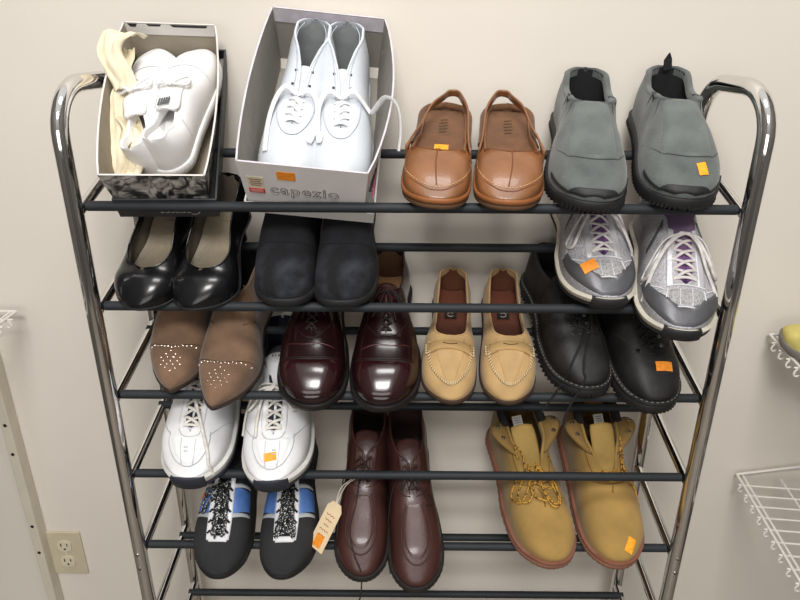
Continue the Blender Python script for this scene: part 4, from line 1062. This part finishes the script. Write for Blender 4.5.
# ------------------------------------------------------------------ paper hang tag on the brown chukka
def hang_tag():
    M = CH1.root.matrix_world if False else SM(5, -.079, .064, -.068, .286)
    root = empty('hang_tag', M @ Matrix.Translation((.052, .17, .05)))
    tag(root, 'cream paper hang tag with orange sticker tied to a brown chukka boot', 'tag')
    inv = Matrix.Translation((-.052, -.17, -.05))
    # card frame in shoe space: hangs over the side of the shoe
    c0 = Vector((.040, .190, .074)); c1 = Vector((.073, .248, .030))   # top and bottom of the card
    y = (c1 - c0).normalized(); n = Vector((.42, .10, 1)); n = (n - y * n.dot(y)).normalized(); x = y.cross(n)
    F = Matrix((x, y, n)).transposed().to_4x4(); F.translation = c0
    F = inv @ F
    Lc = (c1 - c0).length; w = .0170
    V = [(-w * .55, 0, 0), (w * .55, 0, 0), (w, .010, 0), (w, Lc, 0), (-w, Lc, 0), (-w, .010, 0)]
    mb = MB(); mb.add([F @ Vector(v) for v in V], [(0, 1, 2, 3, 4, 5)])
    card = mb.build('card', mat('cream_card', (228, 204, 166), .85, var=.05, bump=.02), root, smooth=False, solid=.0008)
    mb = MB()
    for k in range(5):
        yy = .022 + .0085 * k; ln = .019 - .004 * (k % 3)
        pts = [F @ Vector((-ln / 2 + ln * i / 8, yy + .0012 * math.sin(i * 2.1 + k), .0009)) for i in range(9)]
        mb.tube(pts, .0005, 4)
    mb.build('handwriting', mat('brown_ink', (150, 96, 70), .8, bump=0), card)
    mb = MB(); mb.add([F @ Vector(v) for v in ((-.0085, Lc - .024, .0010), (.0085, Lc - .024, .0010), (.0085, Lc - .004, .0010), (-.0085, Lc - .004, .0010))], [(0, 1, 2, 3)])
    mb.build('price_sticker', STICKER_RED, card, smooth=False, solid=.0004)
    mb = MB()
    a = F @ Vector((0, .006, .001)); top = inv @ Vector((.016, .150, .088))
    mb.tube(catmull([a, (a + top) / 2 + Vector((.006, -.002, .008)), top], 6), .0008, 5)
    mb.tube(catmull([a, (a + top) / 2 + Vector((-.001, -.004, .010)), top + Vector((-.002, .002, 0))], 6), .0008, 5)
    mb.build('string', mat('white_string', (214, 204, 190), .8, bump=0), root)
hang_tag()

# ------------------------------------------------------------------ shoe boxes
def floral_mat():
    m = bpy.data.materials.new('black_white_floral_print'); m.use_nodes = True
    nt = m.node_tree; N = nt.nodes; L = nt.links; b = N['Principled BSDF']
    tc = N.new('ShaderNodeTexCoord'); n = N.new('ShaderNodeTexNoise'); n.inputs['Scale'].default_value = 26; n.inputs['Detail'].default_value = 2.5; n.inputs['Distortion'].default_value = 1.8
    L.new(tc.outputs['Object'], n.inputs['Vector'])
    v = N.new('ShaderNodeTexVoronoi'); v.inputs['Scale'].default_value = 38; v.feature = 'DISTANCE_TO_EDGE'
    mx = N.new('ShaderNodeVectorMath'); mx.operation = 'ADD'; sc = N.new('ShaderNodeVectorMath'); sc.operation = 'SCALE'; sc.inputs['Scale'].default_value = .06
    L.new(n.outputs['Color'], sc.inputs[0]); L.new(tc.outputs['Object'], mx.inputs[0]); L.new(sc.outputs[0], mx.inputs[1]); L.new(mx.outputs[0], v.inputs['Vector'])
    r1 = N.new('ShaderNodeValToRGB'); e = r1.color_ramp
    e.elements[0].position = .40; e.elements[0].color = (*lin((48, 47, 48)), 1); e.elements[1].position = .62; e.elements[1].color = (*lin((196, 192, 186)), 1)
    k = e.elements.new(.47); k.color = (*lin((66, 64, 64)), 1); k = e.elements.new(.51); k.color = (*lin((150, 146, 140)), 1)
    L.new(n.outputs['Fac'], r1.inputs['Fac'])
    r2 = N.new('ShaderNodeValToRGB'); r2.color_ramp.elements[0].position = .0; r2.color_ramp.elements[0].color = (.03, .03, .03, 1); r2.color_ramp.elements[1].position = .12; r2.color_ramp.elements[1].color = (1, 1, 1, 1)
    L.new(v.outputs['Distance'], r2.inputs['Fac'])
    mm = N.new('ShaderNodeMix'); mm.data_type = 'RGBA'; mm.blend_type = 'MULTIPLY'; mm.inputs['Factor'].default_value = .75
    L.new(r1.outputs['Color'], mm.inputs['A']); L.new(r2.outputs['Color'], mm.inputs['B']); L.new(mm.outputs['Result'], b.inputs['Base Color'])
    b.inputs['Roughness'].default_value = .5
    return m
FLORAL = floral_mat()
KRAFT = mat('grey_kraft_inside', (150, 140, 124), .85, var=.05, vs=12, bump=.02)
def box_matrix(p):
    X, Y, Z, rx, ry, rz = p
    return Matrix.Translation((X, Y, Z)) @ Matrix.Rotation(rz, 4, 'Z') @ Matrix.Rotation(rx, 4, 'X') @ Matrix.Rotation(ry, 4, 'Y')

def tray(name, parent, w, l, H, ins, outm, inm, hemm, bow=(0, 0), tk=.0024, z1=0.0, x0=0.0, y0=0.0, hem=.02, edge=None):
    """open-topped card box: rim at z1, floor at z1-H"""
    mb = MB(); n = 12
    def half(u, side, top):
        return w / 2 - (0 if top else ins) + (bow[0 if side < 0 else 1] * math.sin(PI * u) ** .8 * (1 if top else .25))
    def yy(u, top): 
        i = 0 if top else ins
        return y0 + i + (l - 2 * i) * u
    for side in (-1, 1):
        rows = []
        for i in range(n + 1):
            u = i / n
            ob = (x0 + side * half(u, side, 0), yy(u, 0), z1 - H); ot = (x0 + side * half(u, side, 1), yy(u, 1), z1)
            it = (x0 + side * (half(u, side, 1) - tk), yy(u, 1), z1); ib = (x0 + side * (half(u, side, 0) - tk), yy(u, 0), z1 - H + tk)
            rows.append((ob, ot, it, ib))
        for j, mi in ((0, 0), (1, 2), (2, 1)):
            mb.grid([[r[j], r[j + 1]] for r in rows], mi)
    # floor
    for z, mi in ((z1 - H, 0), (z1 - H + tk, 1)):
        mb.grid([[(x0 - half(i / n, -1, 0), yy(i / n, 0), z), (x0 + half(i / n, 1, 0), yy(i / n, 0), z)] for i in range(n + 1)], mi)
    for u, d in ((0, 1), (1, -1)):
        o = [(x0 - half(u, -1, 0), yy(u, 0), z1 - H), (x0 + half(u, 1, 0), yy(u, 0), z1 - H), (x0 + half(u, 1, 1), yy(u, 1), z1), (x0 - half(u, -1, 1), yy(u, 1), z1)]
        k = [(a, b + d * tk, c) for a, b, c in o]
        mb.add(o, [(0, 1, 2, 3)], 0); mb.add(k, [(0, 1, 2, 3)], 1); mb.add([o[3], o[2], k[2], k[3]], [(0, 1, 2, 3)], 2)
        if hem and u == 1:
            # folded-over hem on the inside of the end wall
            f = hem / H
            def mixp(a, b, t): return tuple(a[i] * (1 - t) + b[i] * t for i in range(3))
            q = [mixp(k[3], k[0], 0), mixp(k[2], k[1], 0), mixp(k[2], k[1], f), mixp(k[3], k[0], f)]
            q = [(a, b - .0012, c) for a, b, c in q]
            mb.add(q, [(0, 1, 2, 3)], 3)
    return mb.build(name, [outm, inm, edge or hemm, hemm], parent, smooth=False, merge=0)

def text_mesh(name, body, size, mt, parent, M, extrude=.0003, offset=0.0, shear=0, space=1.0):
    cu = bpy.data.curves.new('lettering_curve', 'FONT'); cu.body = body; cu.size = size; cu.extrude = extrude; cu.offset = offset; cu.shear = shear
    cu.align_x = 'CENTER'; cu.align_y = 'CENTER'; cu.space_character = space
    t = bpy.data.objects.new('lettering_tmp', cu); COL.objects.link(t)
    dg = bpy.context.evaluated_depsgraph_get(); me = bpy.data.meshes.new_from_object(t.evaluated_get(dg))
    bpy.data.objects.remove(t); bpy.data.curves.remove(cu)
    me.name = name; me.materials.clear(); me.materials.append(mt)
    o = bpy.data.objects.new(name, me); COL.objects.link(o); o.parent = parent; o.matrix_local = M
    return o

WHITE_CARD = mat('white_card', (222, 218, 216), .6, var=.03, bump=.01)
LAV = mat('pale_lavender_card', (206, 200, 208), .6, var=.08, vs=60, bump=.01)
# --- box with the white lace-up boots
pB = (-.1377, -.0402, .0613, .6795, .1186, -.0719); wB, lB, HB, iB = .1663, .2905, .1028, .0047
MB_ = box_matrix(pB)
box2 = empty('shoe_box', MB_); tag(box2, 'white shoe box printed capezio holding white lace-up boots, on the top shelf', 'shoe box')
tray('box_body', box2, wB, lB, HB, iB, WHITE_CARD, mat('grey_card_inside', (142, 138, 130), .85, var=.06, vs=14), LAV, bow=(.009, .022), hem=.022)
# front face frame: text reads left to right across the front wall, leaning with it
def face_M(x, d, H, ins, off):
    up = Vector((0, -ins, H)).normalized(); nn = Vector((0, -H, -ins)).normalized(); right = Vector((1, 0, 0))
    M = Matrix((right, up, nn)).transposed().to_4x4(); M.translation = Vector((x, 0, 0)) - up * d + nn * off
    return M
def rect(name, mt, parent, M, w, h, t=.0004):
    mb = MB(); mb.box((0, 0, 0), (w, h, t), M=None); o = mb.build(name, mt, parent, smooth=False); o.matrix_local = M; return o
GREY_PR = mat('grey_print_ink', (112, 108, 106), .7, bump=0)
text_mesh('box_lettering', 'capezio', .027, GREY_PR, box2, face_M(.000, .054, HB, iB, .0005), offset=.0006, space=1.12, extrude=.0001)
text_mesh('box_lettering_fill', 'capezio', .027, WHITE_CARD, box2, face_M(.000, .054, HB, iB, .0011), offset=-.0006, space=1.12, extrude=.0001)
rect('price_sticker', STICKER_RED, box2, face_M(-.022, .022, HB, iB, .0004), .024, .017)
lb = rect('size_label', mat('cream_label', (226, 214, 190), .7, bump=0), box2, face_M(-.063, .046, HB, iB, .0004), .021, .034)
for k in range(4):
    rect('label_print', mat('brown_print', (140, 112, 84), .8, bump=0), box2, face_M(-.063, .034 + .0042 * k, HB, iB, .0008), .016 - .003 * (k % 2), .0016)
rect('red_label', mat('red_print', (196, 52, 48), .6, bump=0), box2, face_M(-.063, .0585, HB, iB, .0008), .021, .0095)
rect('red_label_centre', mat('pale_red_print', (222, 140, 132), .6, bump=0), box2, face_M(-.063, .0585, HB, iB, .0012), .017, .0056)
# side print near the front right edge
for k in range(3):
    mb = MB(); yb = .012 + .010 * k
    mb.tube([(wB / 2 + .001 - iB * .5 + .004 * k, .012, -.040 - .011 * k), (wB / 2 + .003 - iB * .5 + .006, .05, -.036 - .011 * k)], .0012 if k != 1 else .002, 4, flat=.4)
    mb.build('side_print', [mat('mauve_print', (176, 150, 172), .7, bump=0), mat('black_print', (40, 38, 40), .7, bump=0), mat('magenta_print', (190, 80, 120), .7, bump=0)][k], box2)
lid2 = empty('lid'); lid2.parent = box2; lid2.matrix_local = Matrix.Translation((.005, 0, -HB)); lid2['label'] = 'white lid turned over beneath the box'
tray('lid_tray', lid2, wB + .012, lB + .006, .022, .001, WHITE_CARD, WHITE_CARD, WHITE_CARD, z1=.0182, y0=-.0005 , hem=0)
def in_box(Mb, x, ytoe, H, L, lift=.003, yaw=0.0, roll=0.0, pitch=0.0, toe_front=True, dz=0):
    if toe_front:
        R = Matrix(((-1, 0, 0), (0, -1, 0), (0, 0, 1))).to_4x4()
    else:
        R = Matrix.Identity(4)
    R = R @ Matrix.Rotation(yaw, 4, 'Z') @ Matrix.Rotation(pitch, 4, 'X') @ Matrix.Rotation(roll, 4, 'Y')
    T = Vector((x, ytoe, -H + lift + dz))
    M = R.copy(); M.translation = T - (R.to_3x3() @ Vector((0, L, 0)))
    return Mb @ M
make_white_hightop(-1, in_box(MB_, -.036, .012, HB, .262, yaw=-.075), 'white lace-up boot on the left inside the white capezio box')
make_white_hightop(1, in_box(MB_, .042, .013, HB, .262, yaw=.05), 'white lace-up boot with lace hanging over the right side of the capezio box', tail=True)

# --- patterned box with canvas sneakers
pA = (-.3309, -.0316, .0481, .6945, .0365, .1137); wA, lA, HA, iA = .1313, .2816, .0867, .0076
MA_ = box_matrix(pA)
box1 = empty('shoe_box', MA_); tag(box1, 'black and white patterned shoe box holding canvas sneakers and tissue paper', 'shoe box')
tray('box_body', box1, wA, lA, HA, iA, FLORAL, KRAFT, mat('white_hem', (214, 210, 206), .7, var=.04, bump=.01), bow=(.012, .010), hem=.018)
for sd, x in ((-1, -.045), (1, .050)):
    pass
mb = MB()
# black scraps of print showing on the folded hem of the far wall
for x0, x1, d in ((-.060, -.046, .006), (-.034, -.012, .004), (.0, .054, .0045)):
    mb.add([(x0, lA - .0042, -.0002), (x1, lA - .0042, -.0002), (x1 - .003, lA - .0042, -d), (x0 + .004, lA - .0042, -d)], [(0, 1, 2, 3)])
mb.build('hem_print', mat('black_print', (40, 38, 40)), box1, smooth=False)
lid1 = empty('lid'); lid1.parent = box1; lid1.matrix_local = Matrix.Translation((.006, 0, -HA)); lid1['label'] = 'dark grey lid turned over with upside-down lettering'
DKL = mat('dark_grey_lid', (58, 58, 60), .55, var=.08, bump=.02)
tray('lid_tray', lid1, wA + .004, lA + .006, .040, .001, DKL, DKL, DKL, z1=.0362, y0=-.001, hem=0)
Mt = face_M(.012, 0, .040, .0, .0018); Mt.translation = Vector((.018, -.0022, .003 + .008))
text_mesh('lid_lettering', 'Caressa', .017, mat('silver_print', (188, 186, 180), .5, bump=0), lid1, Mt @ Matrix.Rotation(PI, 4, 'Z'), shear=.35, extrude=.0001)

make_white_sneaker(-1, in_box(MA_, -.018, .276, HA, .232, yaw=.05, roll=-.35, lift=.018, toe_front=False), 'white canvas sneaker lying underneath on the left in the patterned box')
make_white_sneaker(1, in_box(MA_, .041, .272, HA, .232, yaw=-.15, roll=-.14, lift=.020, toe_front=False, pitch=-.03), 'white canvas sneaker overlapping its mate, on the right in the patterned box', mark=True)
# --- tissue paper
def tissue():
    root = empty('tissue_paper', MA_ @ Matrix.Translation((-.05, .12, -HA + .02)))
    tag(root, 'crumpled cream tissue paper stuffed along the left side of the patterned box', 'tissue paper')
    mt = mat('cream_tissue', (232, 220, 192), .8, var=.07, vs=30, bump=.06, bs=70)
    def sheet(name, spine, wd, seed, amp):
        pts = catmull(spine, 8); rows = []
        for i, p in enumerate(pts):
            u = i / (len(pts) - 1); r = []
            for j in range(13):
                v = j / 12 - .5
                wv = wd(u) if callable(wd) else wd
                x = p[0] + v * wv; z = p[2] + .5 * wv * abs(math.sin(v * 7 + u * 3 + seed)) * .35; y = p[1]
                d = noise.noise_vector(Vector((x * 38 + seed, y * 26, z * 30))) * amp
                r.append((x + d.x, y + d.y, z + d.z))
            rows.append(r)
        mb = MB(); mb.grid(rows); return mb.build(name, mt, root, solid=.0008, angle=25)
    O = np.array((.05, -.12, HA - .02))
    A = [np.array(p) + O for p in ((-.054, .010, -.055), (-.053, .06, -.040), (-.055, .11, -.030), (-.056, .16, -.016), (-.055, .20, -.006), (-.050, .23, -.004))]
    sheet('tissue_sheet', A, lambda u: .026 + .008 * math.sin(u * 5), 1.3, .009)
    B = [np.array(p) + O for p in ((-.052, .150, -.012), (-.064, .180, .004), (-.068, .205, .016), (-.056, .228, .020), (-.038, .240, .006))]
    sheet('tissue_sheet', B, lambda u: .036 - .010 * u, 4.1, .013)
    Cc = [np.array(p) + O for p in ((-.040, .012, -.050), (-.036, .04, -.040), (-.038, .08, -.030), (-.042, .12, -.022))]
    sheet('tissue_sheet', Cc, .030, 7.7, .012)
tissue()

# ------------------------------------------------------------------ wall outlet
def outlet():
    root = empty('wall_outlet', Matrix.Translation((-.7335, WALLY, -.829))); tag(root, 'beige double electrical outlet on the wall at lower left', 'outlet')
    iv = mat('beige_plastic', (196, 186, 160), .45, var=.03, bump=0); iv2 = mat('beige_plastic_face', (212, 202, 178), .4, var=.03, bump=0)
    mb = MB(); mb.box((0, -.0025, 0), (.074, .005, .115)); mb.build('cover_plate', iv, root, smooth=False, bevel=.002)
    for z in (.021, -.021):
        mb = MB(); n = 24; r = []
        for y in (-.004, -.0075):
            r.append([(max(-.0145, min(.0145, .0175 * math.cos(a))), y, z + .0145 * math.sin(a)) for a in np.linspace(0, 2 * PI, n + 1)[:-1]])
        mb.grid(r, wrap=True); mb.add(r[1], [tuple(range(n))]); f = mb.build('receptacle', iv2, root, angle=40)
        mb = MB(); mb.box((-.0065, -.0076, z + .004), (.0022, .0008, .008)); mb.box((.0065, -.0076, z + .004), (.0022, .0008, .0065)); mb.tube([(0, -.0070, z - .007), (0, -.0080, z - .007)], .0024, 8)
        mb.build('slots', mat('slot_black', (20, 18, 16), .8, bump=0), f, smooth=False)
    mb = MB(); mb.tube([(0, -.005, 0), (0, -.0064, 0)], .0030, 10); mb.build('screw', iv2, root)
outlet()

# ------------------------------------------------------------------ shelving beside the rack
WIRE = mat('white_coated_wire', (226, 220, 214), .4, var=.03, bump=0)
POST = mat('off_white_metal_post', (206, 199, 182), .45, var=.03, bump=0)
post = empty('shelf_post', Matrix.Translation((-.7765, .222, FLOORZ))); tag(post, 'off-white metal shelf post with bolt holes against the wall at the left', 'post')
mb = MB(); mb.box((0, 0, .43), (.0185, .027, .86)); mb.build('post_channel', POST, post, smooth=False, bevel=.0015)
mb = MB()
for z in (-.489, -.556, -.736, -.806, -.99, -1.06): mb.tube([(0, -.0125, z - FLOORZ), (0, -.0142, z - FLOORZ)], .0036, 10)
mb.build('bolt_holes', mat('slot_black', (20, 18, 16)), post)

def wire_shelf(label, lx, far, z, y1, y0=.222, group=None, thick=.0017, rz=0.0, rise=.0):
    sg = 1 if far > lx else -1
    root = empty('wire_shelf', Matrix.Translation((lx, y0, z)) @ Matrix.Rotation(rz, 4, 'Z')); tag(root, label, 'wire shelf', group)
    D = abs(far - lx); Ly = y0 - y1
    mb = MB()
    mb.tube([(0, 0, 0), (0, -Ly, 0)], .0026, 8); mb.tube([(sg * .012, 0, -.003), (sg * .012, -Ly, -.003)], .0024, 8)
    mb.build('front_rail', WIRE, root)
    mb = MB(); mb.tube([(0, 0, 0), (sg * D * math.cos(rz), -D * math.sin(rz) * sg, rise * D)], .0026, 8); mb.build('end_rail', WIRE, root)
    for d in (.085, .19):
        mb = MB(); mb.tube([(sg * d, 0, -.006), (sg * d, -Ly, -.006)], .0022, 6); mb.build('support_rail', WIRE, root)
    n = int(Ly / .031)
    base = None
    for i in range(1, n):
        y = -i * .031
        if base is None:
            mb = MB()
            p = [(sg * D, 0, -.003), (sg * .03, 0, -.003), (sg * .004, 0, -.002), (-sg * .003, 0, -.006), (-sg * .006, 0, -.013), (-sg * .003, 0, -.018), (sg * .003, 0, -.016)]
            mb.tube(catmull(p, 4), thick, 6); base = mb.build('cross_wire', WIRE, root); o = base
        else:
            o = bpy.data.objects.new('cross_wire', base.data); COL.objects.link(o); o.parent = root
        o.location = (0, y, 0)
    return root
wire_shelf('white wire shelf at the right edge, the empty lower one', .664, 1.10, -.601, -.55, rz=-.103, rise=.16)
wire_shelf('white wire shelf at the right edge holding a yellow shoe', .660, 1.10, -.290, -.45, rz=-.12, rise=.05)
wire_shelf('white wire shelf end at the left edge beside the rack', -.700, -1.20, -.247, -.30, y0=.206)
# yellow shoe on the upper right shelf
def yellow_shoe():
    y = Vector((-.42, .90, 0)).normalized(); z = Vector((0, 0, 1)); x = y.cross(z)
    L = .24; M = Matrix((x, y, z)).transposed().to_4x4(); toe = Vector((.664, .195, -.2870)); M.translation = toe - y * L
    s = Shoe('yellow_flat_shoe', 'pale yellow flat shoe lying on the wire shelf at the right edge', None, M, L, .043,
             h=[(0, .060), (.2, .050), (.5, .048), (.7, .046), (.9, .040), (1, .034)], sole=.014, toe=(.3, 2.0), open_=dict(t0=.03, t1=.62, k=[(0, .5), (.62, .62)], e0=.14, e1=.12))
    ye = mat('pale_yellow_fabric', (208, 194, 112), .8, var=.10, vs=40, bump=.05)
    s.upper(ye); s.lining(mat('pale_lining', (190, 184, 150), .8)); s.insole(mat('pale_insole', (196, 190, 150), .8))
    s.sole(mat('grey_sole', (128, 124, 118), .7), off=.003)
    s.seam('piping', mat('olive_piping', (150, 138, 66), .7, bump=0), [[(.60, -.72), (.70, -.45), (.73, 0), (.70, .45), (.60, .72)]], r=.0014)
yellow_shoe()

# ------------------------------------------------------------------ light
def area(name, loc, rot, sx, sy, power, col=(1, .96, .90)):
    l = bpy.data.lights.new(name, 'AREA'); l.shape = 'RECTANGLE'; l.size = sx; l.size_y = sy; l.energy = power; l.color = col
    o = bpy.data.objects.new(name, l); o.location = loc; o.rotation_euler = rot; COL.objects.link(o); return o
area('ceiling_panel_front', (.05, -.62, 1.55), (math.radians(8), 0, 0), .7, .35, 14, (1, .982, .955))
area('ceiling_panel_back', (-.1, -2.0, 1.6), (math.radians(35), 0, 0), .8, .5, 46, (1, .982, .955))
area('low_fill', (-.2, -2.4, .15), (math.radians(84), 0, 0), 1.6, .8, 13, (1, .982, .955))  # unseen fill lamp added low behind the camera to brighten the lower wall
w = bpy.data.worlds.new('room_light'); SC.world = w; w.use_nodes = True
nt = w.node_tree; N = nt.nodes; L = nt.links
tc = N.new('ShaderNodeTexCoord'); sx = N.new('ShaderNodeSeparateXYZ'); L.new(tc.outputs['Generated'], sx.inputs[0])
rp = N.new('ShaderNodeValToRGB'); e = rp.color_ramp
mr = N.new('ShaderNodeMapRange'); mr.inputs['From Min'].default_value = -1; mr.inputs['From Max'].default_value = 1
L.new(sx.outputs['Z'], mr.inputs['Value']); L.new(mr.outputs['Result'], rp.inputs['Fac'])
e.elements[0].position = .25; e.elements[0].color = (.07, .06, .055, 1); e.elements[1].position = .95; e.elements[1].color = (1, .97, .93, 1)
k = e.elements.new(.48); k.color = (.12, .11, .10, 1); k = e.elements.new(.56); k.color = (.34, .32, .30, 1)
L.new(rp.outputs['Color'], N['Background'].inputs['Color']); N['Background'].inputs['Strength'].default_value = .85
SC.view_settings.view_transform = 'Standard'; SC.view_settings.look = 'None'; SC.view_settings.exposure = 0

# ------------------------------------------------------------------ camera
cam = bpy.data.cameras.new('camera'); cam.sensor_width = 36; cam.lens = 650 / 800 * 36; cam.clip_start = .01
co = bpy.data.objects.new('camera', cam); COL.objects.link(co)
co.matrix_world = Matrix.Translation((-.011673, -.852657, .221047)) @ Matrix.Rotation(3.35172e-3, 4, 'Z') @ Matrix.Rotation(1.17628157, 4, 'X') @ Matrix.Rotation(5.41920e-3, 4, 'Z')
SC.camera = co
